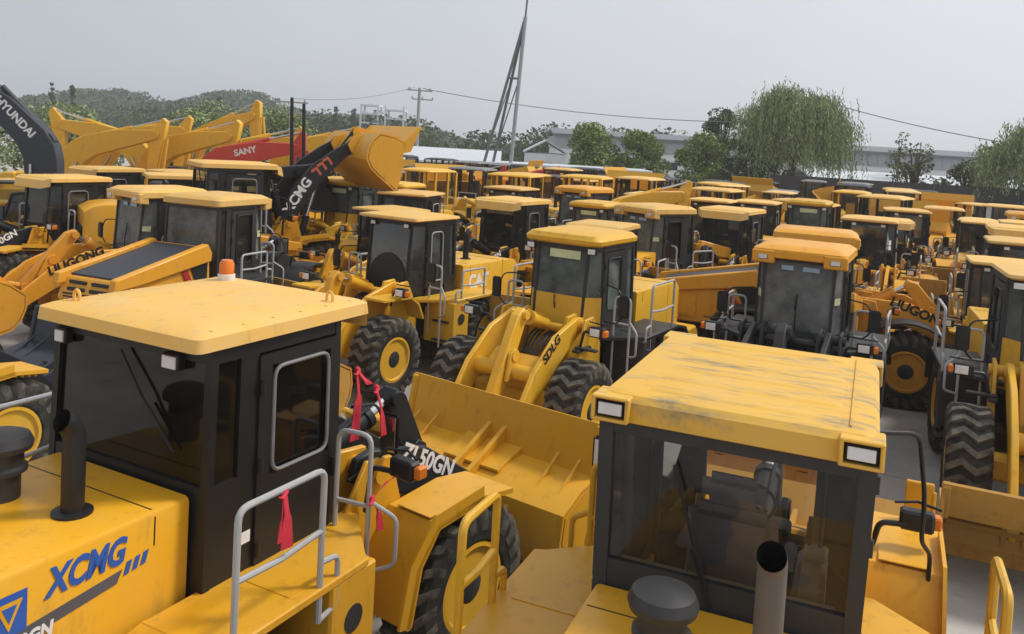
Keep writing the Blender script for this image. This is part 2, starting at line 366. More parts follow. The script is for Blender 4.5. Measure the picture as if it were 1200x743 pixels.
# ------------------------------------------------------------------ cab
def cab_part(t, P):
    """cab of a loader: frame with posts and lower panels, panes, door, roof, seat, wheel, lamps"""
    z0, z1 = P.get('z0', 1.5), P.get('z1', 3.28)
    hw, hwt = P.get('hw', .84), P.get('hwt', P.get('hw', .84)-.03)
    xr, xf, xn = P.get('xr', -1.35), P.get('xf', .10), P.get('xn', .42)
    nw = P.get('nw', .50)
    bot = [(xr, -hw), (xf, -hw), (xn, -nw), (xn, nw), (xf, hw), (xr, hw)]
    top = [(xr+P.get('rlean', .04), -hwt), (xf-.02, -hwt), (xn-P.get('flean', .12), -nw-.02), (xn-P.get('flean', .12), nw+.02), (xf-.02, hwt), (xr+P.get('rlean', .04), hwt)]
    def pt(i, s, z, off=0):
        j = (i+1) % 6; k = (z-z0)/(z1-z0)
        a = Vector((*bot[i], z0)).lerp(Vector((*top[i], z1)), k); b = Vector((*bot[j], z0)).lerp(Vector((*top[j], z1)), k)
        p = a.lerp(b, s); d = b-a; n = Vector((d.y, -d.x, 0)).normalized()
        return p+n*off
    def slab(mb, i, s0, s1, za, zb, o0, o1, m=0):
        mb.hexa([pt(i, s0, za, o0), pt(i, s1, za, o0), pt(i, s1, za, o1), pt(i, s0, za, o1), pt(i, s0, zb, o0), pt(i, s1, zb, o0), pt(i, s1, zb, o1), pt(i, s0, zb, o1)], m)
    body = MB(); pw = P.get('post', .055); fm = P.get('frame', BK)
    for i in range(6):
        a, b = pt(i, 0, z0), pt(i, 0, z1); q = pw*(1 if i in (0, 1, 4, 5) else .7)
        c = Vector((sum(p[0] for p in bot)/6, 0, 0))
        ix = -1 if a.x > c.x else 1; iy = -1 if a.y > 0 else 1
        e = [(-.012*ix, -.012*iy), (q*ix, -.012*iy), (q*ix, q*iy), (-.012*ix, q*iy)]
        body.hexa([a+Vector((*d, 0)) for d in e]+[b+Vector((*d, 0)) for d in e])
        slab(body, i, 0, 1, z1-.10, z1, -.05, .006)
        slab(body, i, 0, 1, z0, z0+.08, -.05, .006)
    body.hexa([(*p, z0) for p in (bot[0], bot[1], bot[4], bot[5])]+[(*p, z0+.05) for p in (bot[0], bot[1], bot[4], bot[5])])
    body.hexa([(xf, -hw, z0), (xn, -nw, z0), (xn, nw, z0), (xf, hw, z0), (xf, -hw, z0+.05), (xn, -nw, z0+.05), (xn, nw, z0+.05), (xf, hw, z0+.05)])
    # pedestal under the cab
    body.box(((xr+xf)/2, 0, z0-.16), (xf-xr-.2, hw*1.5, .32))
    panes = []; doors = []
    segs = P['segs']
    for i in range(6):
        for (s0, s1, kind, sill) in segs[i]:
            if kind == 'solid': slab(body, i, s0, s1, z0, z1, -.05, .003)
            else:
                if sill > z0+.02 and kind != 'door': slab(body, i, s0, s1, z0, sill, -.045, .004, 1 if (P.get('lowmat') and i in (1, 2, 3)) else 0)
                if kind == 'glass': panes.append((i, s0, s1, sill, z1-.09))
                if kind == 'door': doors.append((i, s0, s1, sill))
                if kind == 'disc':   # low front pane half hidden by a round-topped dark cowl
                    panes.append((i, s0, s1, sill, z1-.09))
                    n = 14; zc = P['disc_z']; rz = P['disc_r']
                    ring = [pt(i, s0, zc, .012)]+[pt(i, .5-.5*math.cos(math.pi*k/n), zc+rz*math.sin(math.pi*k/n), .012) for k in range(1, n)]+[pt(i, s1, zc, .012)]
                    inn = [p-(p-pt(i, .5, p.z))*0+Vector((0, 0, 0)) for p in ring]
                    inn = [pt(i, 0 if k == 0 else 1 if k == n else .5-.5*math.cos(math.pi*k/n), ring[k].z, -.02) for k in range(n+1)]
                    body.loft([ring, inn])
    cab = body.build('cab', [fm, P.get('lowmat', fm)], t, 25)
    for i, s0, s1, za, zb in panes:
        g = MB(); slab(g, i, s0, s1, za, zb, -.028, -.020)
        gm = P.get('glass', GMID)
        if isinstance(gm, dict): gm = gm.get(i, gm['*'])
        g.build('window', [gm], cab, 0)
    for i, s0, s1, sill in doors:
        d = MB(); w = .13; L_ = (pt(i, 1, 2)-pt(i, 0, 2)).length; ds = w/L_
        zb = z1-.12
        slab(d, i, s0, s1, z0+.02, sill, -.035, .022)
        slab(d, i, s0, s0+ds, sill, zb, -.035, .022); slab(d, i, s1-ds, s1, sill, zb, -.035, .022)
        slab(d, i, s0+ds, s1-ds, zb-.09, zb, -.035, .022)
        q = P.get('hinge_at', s0+.015)
        for hz in (z0+.35, z0+1.0, z1-.35): d.tube([pt(i, s0+.012, hz-.06, .035), pt(i, s0+.012, hz+.06, .035)], .022, 0, 8)
        d.box(pt(i, s1-ds*.55, sill-.16, .04), (.05, .05, .16), 0, .01)
        do = d.build('door', [fm], cab, 25)
        g = MB(); slab(g, i, s0+ds, s1-ds, sill, zb-.09, -.018, -.010)
        gl = P.get('glass', GMID); gl = gl.get(i, gl['*']) if isinstance(gl, dict) else gl
        g.build('window', [gl], cab, 0)
        g = MB(); e = .018
        cs = [pt(i, s0+ds+e, sill+.02, .024), pt(i, s1-ds-e, sill+.02, .024), pt(i, s1-ds-e, zb-.11, .024), pt(i, s0+ds+e, zb-.11, .024)]
        g.tube(cs, .016, 0, 6, closed=True, round_=.10); g.build('window_gasket', [P.get('gasket', GY)], cab)
    # ---- roof
    rt = P.get('roof', 'flat'); rm = P.get('roofmat', Y); r = MB()
    ox = P.get('over', .12); x0, x1 = xr-ox, xn-.12+P.get('fover', .14); yw = hwt+P.get('sover', .10); zt = z1
    if rt == 'flat':
        r.loft([rrect(x0+.05, x1-.05, -yw+.05, yw-.05, .06, zt), rrect(x0, x1, -yw, yw, .07, zt+.015), rrect(x0+.01, x1-.01, -yw+.01, yw-.01, .07, zt+.11), rrect(x0+.06, x1-.06, -yw+.06, yw-.06, .09, zt+.135), rrect(x0+.4, x1-.4, -yw+.4, yw-.4, .1, zt+.155)])
        r.hexa([(x1-.02, -yw+.03, zt-.10), (x1+.16, -yw+.2, zt-.16), (x1+.16, yw-.2, zt-.16), (x1-.02, yw-.03, zt-.10), (x1-.03, -yw+.03, zt+.11), (x1+.10, -yw+.16, zt+.06), (x1+.10, yw-.16, zt+.06), (x1-.03, yw-.03, zt+.11)])
        for k in range(6):
            for yy in (-yw+.09, yw-.09): r.lathe([(.016, zt+.128), (.016, zt+.142), (0, zt+.146)], c=(x0+.2+k*(x1-x0-.4)/5, yy, 0), n=8)
    elif rt == 'slim':
        r.loft([rrect(x0+.04, x1-.04, -yw+.06, yw-.06, .06, zt), rrect(x0, x1, -yw, yw, .08, zt+.03), rrect(x0+.02, x1-.02, -yw+.02, yw-.02, .08, zt+.075), rrect(x0+.3, x1-.3, -yw+.3, yw-.3, .1, zt+.12)])
    elif rt == 'round':
        r.loft([rrect(x0+.08, x1-.06, -yw+.06, yw-.06, .10, zt-.01), rrect(x0, x1, -yw, yw, .14, zt+.03), rrect(x0-.01, x1+.02, -yw-.01, yw+.01, .16, zt+.10), rrect(x0+.06, x1-.04, -yw+.06, yw-.06, .18, zt+.18), rrect(x0+.2, x1-.2, -yw+.2, yw-.2, .2, zt+.215), rrect(x0+.5, x1-.5, -yw+.5, yw-.5, .2, zt+.225)])
    elif rt == 'pod':
        r.loft([rrect(x0+.08, x1-.08, -yw+.06, yw-.06, .05, zt-.02), rrect(x0+.03, x1-.03, -yw+.02, yw-.02, .06, zt), rrect(x0+.03, x1-.03, -yw+.02, yw-.02, .06, zt+.13), rrect(x0+.07, x1-.07, -yw+.05, yw-.05, .07, zt+.17), rrect(x0+.13, x1-.13, -yw+.14, yw-.14, .08, zt+.182)])
        for k in range(6):
            xx = x0+.28+k*(x1-x0-.56)/5
            r.loft([rrect(xx-.085, xx+.085, -yw+.24, yw-.30, .05, zt+.180), rrect(xx-.06, xx+.06, -yw+.27, yw-.33, .04, zt+.190)])
        r.box(((x0+x1)/2, -yw+.185, zt+.184), (x1-x0-.3, .012, .02))
        for cx, sg in ((x0+.10, -1), (x1-.10, 1)):
            for cy in (-yw+.115, yw-.115):
                cx2 = cx+sg*.02; sy = .25; hh = .145
                for dz in (.155, .01): r.box((cx2, cy, zt+dz), (.24, sy, .022), 0, .008)
                for yy in (-sy/2+.013, sy/2-.013): r.box((cx2, cy+yy, zt+.083), (.24, .026, hh), 0, .008)
                r.box((cx2-sg*.06, cy, zt+.083), (.05, sy-.02, hh))
    elif rt == 'lg':
        r.loft([rrect(x0+.05, x1-.06, -yw+.05, yw-.05, .10, zt-.03), rrect(x0, x1, -yw, yw, .12, zt), rrect(x0+.01, x1-.0, -yw+.01, yw-.01, .14, zt+.12), rrect(x0+.10, x1-.12, -yw+.12, yw-.12, .16, zt+.19), rrect(x0+.4, x1-.4, -yw+.4, yw-.4, .2, zt+.205)])
        for cy in (-1, 1):
            r.prism([(x1-.22, zt-.16), (x1+.015, zt-.13), (x1+.03, zt+.10), (x1-.22, zt+.12)], cy*(yw-.40), cy*(yw-.01), 0, .02)
        r.prism([(x1-.12, zt-.05), (x1+.005, zt-.03), (x1+.01, zt+.10), (x1-.12, zt+.12)], -yw+.40, yw-.40, 0, .01)
    for (ex, ey) in P.get('eyes', []):
        r.tube([(ex, ey-.03, zt+.14), (ex, ey-.035, zt+.20), (ex, ey, zt+.235), (ex, ey+.035, zt+.20), (ex, ey+.03, zt+.14)], .013, 0, 6, round_=.03)
    r.build('roof', [rm], cab, 30)
    # lamps under / in the roof
    for (lx, ly, lz, face, lw, lh) in P.get('lamps', []):
        l = MB(); l.box((lx-face*.03, ly, lz), (.08, lw, lh), 0, .012); l.box((lx+face*.014, ly, lz), (.02, lw-.035, lh-.03), 1, .004)
        l.build('work_light', [BK, LENS], cab)
    if P.get('beacon'):
        bx, by = P['beacon']; l = MB()
        l.lathe([(.075, zt+.13), (.08, zt+.20), (.07, zt+.205)], c=(bx, by, 0), m=0, n=16); l.lathe([(.068, zt+.205), (.068, zt+.30), (.05, zt+.335), (.0, zt+.34)], c=(bx, by, 0), m=1, n=16)
        l.build('beacon', [WHT, AMB], cab)
    # seat, steering column, console
    sm = P.get('seatmat', SEATM); s_ = MB(); sx = P.get('seatx', -.72); sy = P.get('seaty', 0)
    s_.box((sx+.10, sy, z0+.30), (.42, .42, .45), 0, .04); s_.box((sx+.12, sy, z0+.56), (.52, .50, .14), 0, .05, seg=2)
    s_.box((sx-.20, sy, z0+.90), (.15, .48, .66), 0, .06, ('Y', R(-9)), 2); s_.box((sx-.27, sy, z0+1.34), (.12, .34, .22), 0, .05, ('Y', R(-6)), 2)
    for yy in (-.29, .29): s_.box((sx+.05, sy+yy, z0+.80), (.34, .07, .06), 0, .02)
    k_ = P.get('seatk', 1)
    s_.v = [((v[0]-sx)*k_+sx, (v[1]-sy)*k_+sy, (v[2]-z0)*P.get('seatkz', 1)+z0) for v in s_.v]
    s_.build('seat', [sm], cab, 40)
    w = MB(); cx, cz = sx+.72, z0+.86
    w.tube([(cx+.22, sy, z0+.05), (cx+.14, sy, z0+.45), (cx, sy, cz)], .05, 0, 8)
    ring = [(cx+.17*math.cos(t)*math.sin(R(35)), sy+.19*math.sin(t), cz+.19*math.cos(t)*math.cos(R(55))) for t in [2*math.pi*k/20 for k in range(20)]]
    w.tube(ring, .014, 0, 6, closed=True)
    for k in (0, 7, 13): w.tube([(cx, sy, cz), ring[k]], .010, 0, 6)
    w.build('steering_wheel', [CH], cab)
    c = MB(); c.box((sx+.1, sy-.50, z0+.40), (.62, .20, .70), 0, .04); c.box((sx+.25, sy-.52, z0+.78), (.22, .16, .05), 0, .02)
    for k in (0, 1): c.tube([(sx+.30, sy-.47-.07*k, z0+.76), (sx+.33, sy-.47-.07*k, z0+1.0)], [.012, .02], 1, 6)
    c.build('console', [P.get('consmat', CONS), BK], cab)
    c = MB(); c.box(((xr+xf)/2, 0, z0+.065), (xf-xr-.14, hw*2-.18, .02)); c.box((xr+.16, 0, z0+.42), (.20, hw*1.9-.1, .72), 0, .03); c.build('floor', [CONS], cab)
    c = MB(); c.prism([(xn-.02, z0+.05), (xn-.22, z0+.06), (xn-.30, z0+.52), (xn-.12, z0+.56), (xn-.03, z0+.50)], -.28, .28, 0, .02); c.build('dashboard', [CH], cab)
    for (fi, sa, sb, za, zb) in P.get('wipers', []):
        w = MB(); w.tube([pt(fi, sa, za, .03), pt(fi, sa*.45+sb*.55, za*.45+zb*.55, .045), pt(fi, sb, zb, .02)], .012, 0, 6)
        w.tube([pt(fi, sa*.3+sb*.7-.02, za*.3+zb*.7, .016), pt(fi, sb+(sb-sa)*.25, zb+(zb-za)*.25, .016)], .012, 0, 6); w.build('wiper', [BK], cab)
    for (fi, sa, sb, za, zb, mm, nm) in P.get('stickers', []):
        w = MB(); slab(w, fi, sa, sb, za, zb, .006, .009); w.build(nm, [mm], cab, 0)
    return cab, pt

# ------------------------------------------------------------------ wheel loader
FRONT = set()
PIV = Vector((.75, 0, 1.95))
def make_loader(P, label, cat='wheel loader', group=None, hi=True):
    t = empty('wheel_loader', label, cat, group=group)
    body, arm, fr, bkm = P.get('body', Y), P.get('arm', P.get('body', Y)), P.get('frontframe', P.get('body', Y)), P.get('bucketmat', OB)
    T = P.get('track', 1.13); rimm = P.get('rim', YG); rail = P.get('rail', GY); fendm = P.get('fendmat', body)
    FR = []
    # ---- rear frame + counterweight
    b = MB()
    b.box((-1.75, 0, .95), (3.1, .84, .50), 0, .03); b.box((-.35, 0, .95), (.5, .60, .7), 0, .05)
    b.box((-1.6, 0, .79), (.34, 1.7, .34), 0, .05)
    b.build('rear_frame', [CH], t)
    b = MB(); b.prism([(-3.95, .75), (-3.3, .60), (-3.2, 1.32), (-3.85, 1.34), (-4.0, 1.15)], -1.12, 1.12, 0, .04)
    for yy in (-.8, .8): b.box((-3.99, yy, 1.08), (.05, .22, .12), 1, .01)
    b.build('counterweight', [P.get('cwmat', body), REDT], t)
    # ---- hood
    hs = P.get('hood', 'box'); hy = P.get('hoodw', .74); ht = P.get('hoodh', 2.2)
    b = MB()
    if hs == 'box':
        pr = []
        for x, z, w in ((-3.75, ht-.16, hy-.05), (-3.55, ht-.05, hy-.02), (-3.3, ht-.01, hy), (-1.37, ht, hy)):
            c = .035; pr.append([(x, -w, 1.18), (x, -w, z-c), (x, -w+c*.35, z-c*.35), (x, -w+c, z), (x, w-c, z), (x, w-c*.35, z-c*.35), (x, w, z-c), (x, w, 1.18)])
        b.loft(pr)
        b.box((-1.66, 0, ht-.002), (.010, hy*1.9, .006), 1); b.box((-2.9, 0, ht-.006), (.010, hy*1.88, .006), 1)
        for sg in (-1, 1):
            b.box((-1.66, sg*(hy+.0005), ht-.14), (.010, .004, .20), 1); b.box((-2.99, sg*(hy-.003), 1.75), (.012, .008, 1.0), 1)
            for q in range(4): b.lathe([(.014, -.004), (.014, .004), (0, .006)] if sg > 0 else [(.014, .004), (.014, -.004), (0, -.006)], c=(-1.45, sg*hy, 1.4+.28*q), axis='y', n=8, m=0)
            b.box((-2.2, sg*(hy+.004), 1.35), (.16, .012, .05), 1, .004)
    else:      # sloping hood with a thick shoulder band along each top edge and dark sunk panels
        b.prism([(-3.70, 1.15), (-3.95, 1.55), (-3.80, 1.95), (-1.42, 2.42), (-1.37, 1.5), (-1.9, 1.15)], -hy+.06, hy-.06, 0, .03)
        for sg in (-1, 1):
            b.prism([(-4.02, 1.80), (-3.96, 2.02), (-1.55, 2.50), (-1.42, 2.30), (-1.44, 2.12), (-3.3, 1.86)], sg*(hy-.16), sg*(hy+.02), 0, .02)
            b.prism([(-2.0, 2.06), (-1.5, 2.10), (-1.52, 1.55), (-1.75, 1.55)], sg*(hy-.05), sg*(hy-.035), 1)
            b.prism([(-2.28, 2.04), (-2.12, 2.05), (-1.86, 1.60), (-2.02, 1.60)], sg*(hy-.05), sg*(hy-.030), 2)
            b.prism([(-3.2, 1.78), (-2.85, 1.80), (-2.85, 1.30), (-3.2, 1.30)], sg*(hy-.05), sg*(hy-.035), 0)
        b.prism([(-3.74, 2.00), (-1.6, 2.425), (-1.6, 2.40), (-3.74, 1.95)], -hy+.2, hy-.2, 3)
        for k in range(2):
            for q in (-1, 1):
                x = -3.84-.05*k; z = 1.86-.13*k
                b.box((x-.01, q*.29, z), (.05, .44, .065), 1, .01)
    hood = b.build('hood', [body, BK, REDT, NV], t, 30)
    g = MB()
    xg = -3.76 if hs == 'box' else -3.90
    g.box((xg, 0, 1.58 if hs == 'box' else 1.50), (.05, hy*1.55, .62 if hs == 'box' else .3), 0, .01)
    for k in range(7 if hs == 'box' else 3): g.box((xg-.03, 0, 1.34+.08*k if hs == 'box' else 1.42+.08*k), (.03, hy*1.45, .03), 1)
    g.build('grille', [BK, CH], hood)
    ex = P.get('exhaust')
    if ex:
        x, y, zt, rr, m = ex; e = MB()
        zb_ = ht-.02 if hs == 'box' else 2.2
        e.lathe([(rr*1.75, zb_), (rr*1.75, zb_+.035), (rr*1.1, zb_+.045)], c=(x, y, 0), n=18)
        n = 10; pts = [(x, y, zb_), (x, y, zt-.16)]+[(x-.14*(1-math.cos(a))*1.0, y, zt-.16+.16*math.sin(a)) for a in [R(12*k) for k in range(1, 7)]]
        e.tube(pts, rr, 0, 16, caps=False); e.tube([Vector(p) for p in pts[1:]], rr*.86, 1, 16, caps=False)
        e.build('exhaust_pipe', [m, BK], hood, 40)
    pc = P.get('precleaner')
    if pc:
        x, y = pc; e = MB(); zb_ = ht-.02 if hs == 'box' else 2.2; k = P.get('pck', 1)
        e.lathe([(.125*k, zb_), (.125*k, zb_+.20*k), (.165*k, zb_+.205*k), (.165*k, zb_+.235*k), (.14*k, zb_+.25*k), (.14*k, zb_+.34*k), (.19*k, zb_+.36*k), (.20*k, zb_+.40*k), (.175*k, zb_+.455*k), (.10*k, zb_+.485*k), (.0, zb_+.49*k)], c=(x, y, 0), n=28)
        e.build('air_cleaner', [CH], hood, 35)
    # ---- cab
    cab, pt = cab_part(t, P)
    # ---- rear fenders / platforms with step boxes
    for s in (-1, 1):
        a, c = s*(P.get('hw', .84)-.06), s*max(T+.36, P.get('railo', 0)+.03)
        f = MB(); y0, y1 = min(a, c), max(a, c)
        f.prism([(-1.82, a), (.30, a), (.30, a+(c-a)*.22), (-.22, a+(c-a)*.9), (-.26, c), (-1.82, c)], 1.65, 1.72, 0, .012, 'xy')
        f.strip([(-2.55, 1.02), (-2.42, 1.42), (-2.2, 1.63), (-1.78, 1.72)], .05, y0, y1)
        f.box((-.42, (y0+y1)/2, 1.22), (.56, y1-y0-.02, .88), 0, .02)
        f.box((-.20, s*(T+.05), 1.25), (.24, .40, .04), 1, .005); f.box((-.20, s*(T+.05), .85), (.24, .40, .04), 1, .005); f.box((-.22, s*(T+.05), .45), (.22, .40, .04), 1, .005)
        f.lathe([(.11, .0), (.11, .012), (0, .012)], c=(-.42, c+s*.012-s*.016, 1.30), axis='y', m=1, n=14)
        # raised tread panel on the platform
        f.box((-.75, (y0+y1)/2+s*.03, 1.7225), (.62, (y1-y0)*.62, .008), 0)
        f.build('rear_fender', [fendm, CH], t)
    # ---- handrails
    for s in (-1, 1):
        yo = s*P.get('railo', T+.33)
        rr = P.get('railr', .024); rx0, rx1 = P.get('railxR', P.get('railx', (-1.25, -.42))) if s < 0 else P.get('railx', (-1.25, -.42)); rz = P.get('railz', 2.30)
        h = MB(); h.tube([(rx0, yo, 1.70), (rx0, yo, rz), (rx1, yo, rz), (rx1, yo, 1.45)], rr, 0, 8, round_=.09); mz = 1.70+(rz-1.70)*.47
        h.tube([(rx0, yo, mz), (rx0*.5+rx1*.5, yo, mz-.02), (rx1, yo, mz+.02)], rr*.9, 0, 8)
        h.tube([(rx1, yo, 1.90), (rx1+.20, yo, 1.88), (rx1+.20, yo, 1.50), (rx1, yo, 1.46)], rr*.9, 0, 8, round_=.07)
        h.build('handrail', [rail], t, 40)
        if s in P.get('noladder', ()): continue
        h = MB(); x = .02; lz = P.get('ladz', 2.42)
        h.tube([(x, s*.95, 1.0), (x, s*.95, lz), (x+.03, s*(T+.14), lz), (x+.03, s*(T+.14), .75)], rr*.9, 0, 8, round_=.10)
        h.tube([(x, s*.95, 1.95), (x+.03, s*(T+.14), 1.95)], rr*.8, 0, 8)
        h.tube([(x+.03, s*(T+.14), 2.0), (x+.16, s*(T+.34), 1.85), (x+.16, s*(T+.34), 1.45), (x+.03, s*(T+.14), 1.38)], rr*.8, 0, 8, round_=.06)
        h.build('handrail', [rail], t, 40)
    # ---- wheels
    for x in (-1.6, 1.55):
        for s in (-1, 1):
            w = wheel(t, x, s*T, rimm, hi)
            if x > 0: FR.append(w)
    # ---- front frame
    b = MB()
    b.box((.72, 0, .98), (1.15, .80, .62), 0, .03); b.box((1.55, 0, .79), (.34, 1.7, .34), 0, .05)
    b.box((1.45, 0, 1.15), (.55, .66, .40), 0, .03)
    for s in (-1, 1):
        b.prism([(.25, .8), (1.3, .8), (1.28, 1.35), (1.0, 1.75), (.92, 2.10), (.60, 2.12), (.36, 1.75), (.22, 1.3)], s*.44, s*.51, 0, .012)
        b.prism([(.25, .8), (1.2, .8), (1.18, 1.3), (.92, 2.10), (.60, 2.12), (.30, 1.6)], s*.80, s*.85, 0, .012)
        b.tube([(.76, s*.40, 1.97), (.76, s*.90, 1.97)], .085, 0, 12)
    b.box((.62, 0, 1.50), (.12, .86, .55), 0, .02); b.tube([(.78, -.44, 1.86), (.78, .44, 1.86)], .07, 0, 10)
    FR.append(b.build('front_frame', [fr], t))
    # hoses and valve block between cab and frame
    b = MB(); b.box((.30, 0, 1.30), (.30, .5, .34), 0, .03)
    for k in range(6):
        y = -.30+.12*k
        b.tube([(.22, y, 1.2), (.12, y*1.2, 1.62), (.5, y*.9, 1.78+.03*(k % 3)), (1.0, y*.7, 1.70), (1.3, y*.5, 1.45)], .022, 0, 6, round_=.2)
    FR.append(b.build('hydraulic_hoses', [BK], t))
    # ---- front fenders, lamps
    for s in (-1, 1):
        y0, y1 = sorted((s*.86, s*(T+.34))); f = MB()
        if P.get('ffend', 'box') == 'box':
            q0 = P.get('ffz', 0); f.M = Matrix.Translation((0, 0, q0)); f.strip([(.60, .92), (.70, 1.42), (.92, 1.70), (1.55, 1.76), (2.0, 1.70)], -.05, y0, y1)
            f.box((1.15, (y0+y1)/2, 1.775), (.5, .4, .01)); f.strip([(.62, .93), (.72, 1.42), (.93, 1.69), (1.55, 1.75)], -.16, y1-.03 if s > 0 else y0, y1 if s > 0 else y0+.03)
            for k in range(6): f.box((1.42+.09*k, (y0+y1)/2, 1.752-.013*k), (.03, .5, .03), 0, .006)
        elif P.get('ffend') == 'plate':
            ya = s*.72; y0, y1 = sorted((ya, s*(T+.10))); f.strip([(.55, 1.40), (.72, 1.72), (.95, 1.86), (1.75, 1.88)], -.04, y0, y1)
        elif P.get('ffend') == 'none':
            f.box((1.0, s*.84, 1.62), (.5, .12, .05), 0, .01); f.box((1.1, s*.98, 1.66), (.12, .4, .04), 0, .01)
        else:
            n = 9; f.strip([(1.55-.98*math.cos(R(14+k*14)), .80+.98*math.sin(R(14+k*14))) for k in range(n)], -.04, y0, y1)
        FR.append(f.build('front_fender', [fendm], t))
        l = MB(); yl = s*(T+.12); lx = P.get('lampx', 1.28); v0 = len(l.v)
        l.tube([(lx-.1, s*.90, 1.70), (lx-.1, s*.96, 1.98), (lx-.02, yl, 1.98)], .025, 0, 8, round_=.06)
        l.box((lx, yl, 2.02), (.13, .27, .17), 0, .02); l.box((lx+.067, yl-.02, 2.02), (.02, .17, .12), 1, .004); l.box((lx+.03, yl+s*.16, 2.02), (.12, .07, .11), 2, .015)
        l.tube([(lx-.05, yl-.18, 2.16), (lx+.03, yl, 2.17), (lx-.05, yl+.18, 2.16)], .012, 0, 6); 
        dz = P.get('lampdz', 0); l.v = [(v[0], v[1], v[2]+dz if v[2] > 1.8 else v[2]) for v in l.v]
        FR.append(l.build('headlight', [BK, LENS, AMB], t))
        if s in P.get('nomirror', ()): continue
        m_ = MB(); x = P.get('mirx', .35)
        m_.tube([(x-.25, s*.80, 2.62), (x+.02, s*(P.get('miry', 1.30)-.12), 2.60), (x+.05, s*P.get('miry', 1.30), 2.32)], .014, 0, 6, round_=.08)
        m_.tube([(x-.25, s*.80, 1.95), (x+.0, s*(P.get('miry', 1.30)-.15), 2.0), (x+.05, s*P.get('miry', 1.30), 2.2)], .014, 0, 6, round_=.08)
        m_.box((x+.07, s*P.get('miry', 1.30), 2.33), (.05, .20, .38), 0, .03, seg=2); m_.box((x+.045, s*P.get('miry', 1.30), 2.33), (.012, .16, .32), 1, .004)
        m_.build('mirror', [BK, ST], t)
    # ---- arms, Z-bar linkage, bucket : turned about the pivot by 'lift' degrees
    lift = R(P.get('lift', 0)); curl = R(P.get('curl', 0))
    ML = Matrix.Translation(PIV) @ Matrix.Rotation(-lift, 4, 'Y') @ Matrix.Translation(-PIV)
    BP = Vector((2.80, 0, .42))
    MBk = ML @ Matrix.Translation(BP) @ Matrix.Rotation(lift-curl, 4, 'Y') @ Matrix.Translation(-BP)
    ap = P.get('armprof') or [(.60, 1.88), (.66, 2.08), (.85, 2.11), (1.6, 1.90), (2.25, 1.42), (2.68, .86), (2.93, .46), (2.90, .28), (2.72, .28), (2.45, .62), (2.02, 1.02), (1.55, 1.36), (.80, 1.80)]
    arms = []
    for s in (-1, 1):
        a = MB(); a.M = ML; a.prism(ap, s*.585, s*.675, 0, .014)
        a.tube([(.76, s*.57, 1.95), (.76, s*.70, 1.95)], .12, 0, 14); a.tube([(2.80, s*.56, .42), (2.80, s*.70, .42)], .13, 0, 14)
        ao = a.build('lift_arm', [arm], t); arms.append(ao); FR.append(ao)
        c = MB(); p0 = Vector((.95, s*.50, .92)); p1 = ML @ Vector((1.95, s*.50, 1.20))
        q = p0.lerp(p1, .55); c.tube([p0, q], .085, 0, 12); c.tube([q, p1], .045, 1, 10); c.tube([p1-Vector((0, .1, 0)), p1+Vector((0, .1, 0))], .07, 0, 10)
        FR.append(c.build('lift_cylinder', [P.get('cyl', arm), ST], t))
    a = MB(); a.M = ML; a.tube([(2.0, -.585, 1.30), (2.0, .585, 1.30)], .13, 0, 16)
    for yy in (-.13, .13): a.prism([(1.78, 1.18), (2.25, 1.18), (2.15, 1.62), (2.03, 1.70), (1.90, 1.62)], yy-.03, yy+.03, 0, .008)
    a.box((1.80, 0, 1.42), (.34, .9, .05), 0, .008, ('Y', R(35)))
    FR.append(a.build('arm_crossbeam', [arm], t))
    tilt = R(P.get('bc', 0))
    MC = ML @ Matrix.Translation((2.03, 0, 1.58)) @ Matrix.Rotation(tilt, 4, 'Y') @ Matrix.Translation((-2.03, 0, -1.58))
    a = MB(); a.M = MC; a.prism([(1.62, 2.22), (1.74, 2.34), (1.92, 2.22), (2.14, 1.72), (2.46, .96), (2.44, .80), (2.30, .80), (2.06, 1.10), (1.88, 1.50)], -.085, .085, 0, .02)
    a.tube([(1.74, -.15, 2.22), (1.74, .15, 2.22)], .08, 0, 12); a.tube([(2.03, -.18, 1.58), (2.03, .18, 1.58)], .10, 0, 12); a.tube([(2.38, -.15, .88), (2.38, .15, .88)], .08, 0, 12)
    FR.append(a.build('bell_crank', [arm], t))
    p0 = Vector((.78, 0, 1.88)); p1 = MC @ Vector((1.74, 0, 2.22)); L_ = (p1-p0).length
    a = MB(); q = p0.lerp(p1, .66); a.tube([p0, q], .105, 0, 14); a.tube([q-(q-p0).normalized()*.05, q+(q-p0).normalized()*.02], .125, 0, 14); a.tube([q, p1], .05, 1, 10)
    a.tube([p0+Vector((0, -.06, .14)), q+Vector((0, -.06, .13))], .018, 0, 6)
    FR.append(a.build('tilt_cylinder', [P.get('cyl', arm), ST], t))
    p0 = MC @ Vector((2.38, 0, .88)); p1 = MBk @ Vector((2.82, 0, .92))
    a = MB(); a.tube([p0, p1], .07, 0, 10); FR.append(a.build('bucket_link', [arm], t))
    bw = P.get('bw', 1.48); b = MB(); b.M = MBk
    pr = [(3.66, 1.72), (3.54, 1.12), (3.22, 1.05), (2.88, .88), (2.84, .62), (2.88, .40), (3.0, .2), (3.2, .10), (3.46, .07), (4.12, .05)]
    b.strip(pr, .035, -bw, bw, 0)
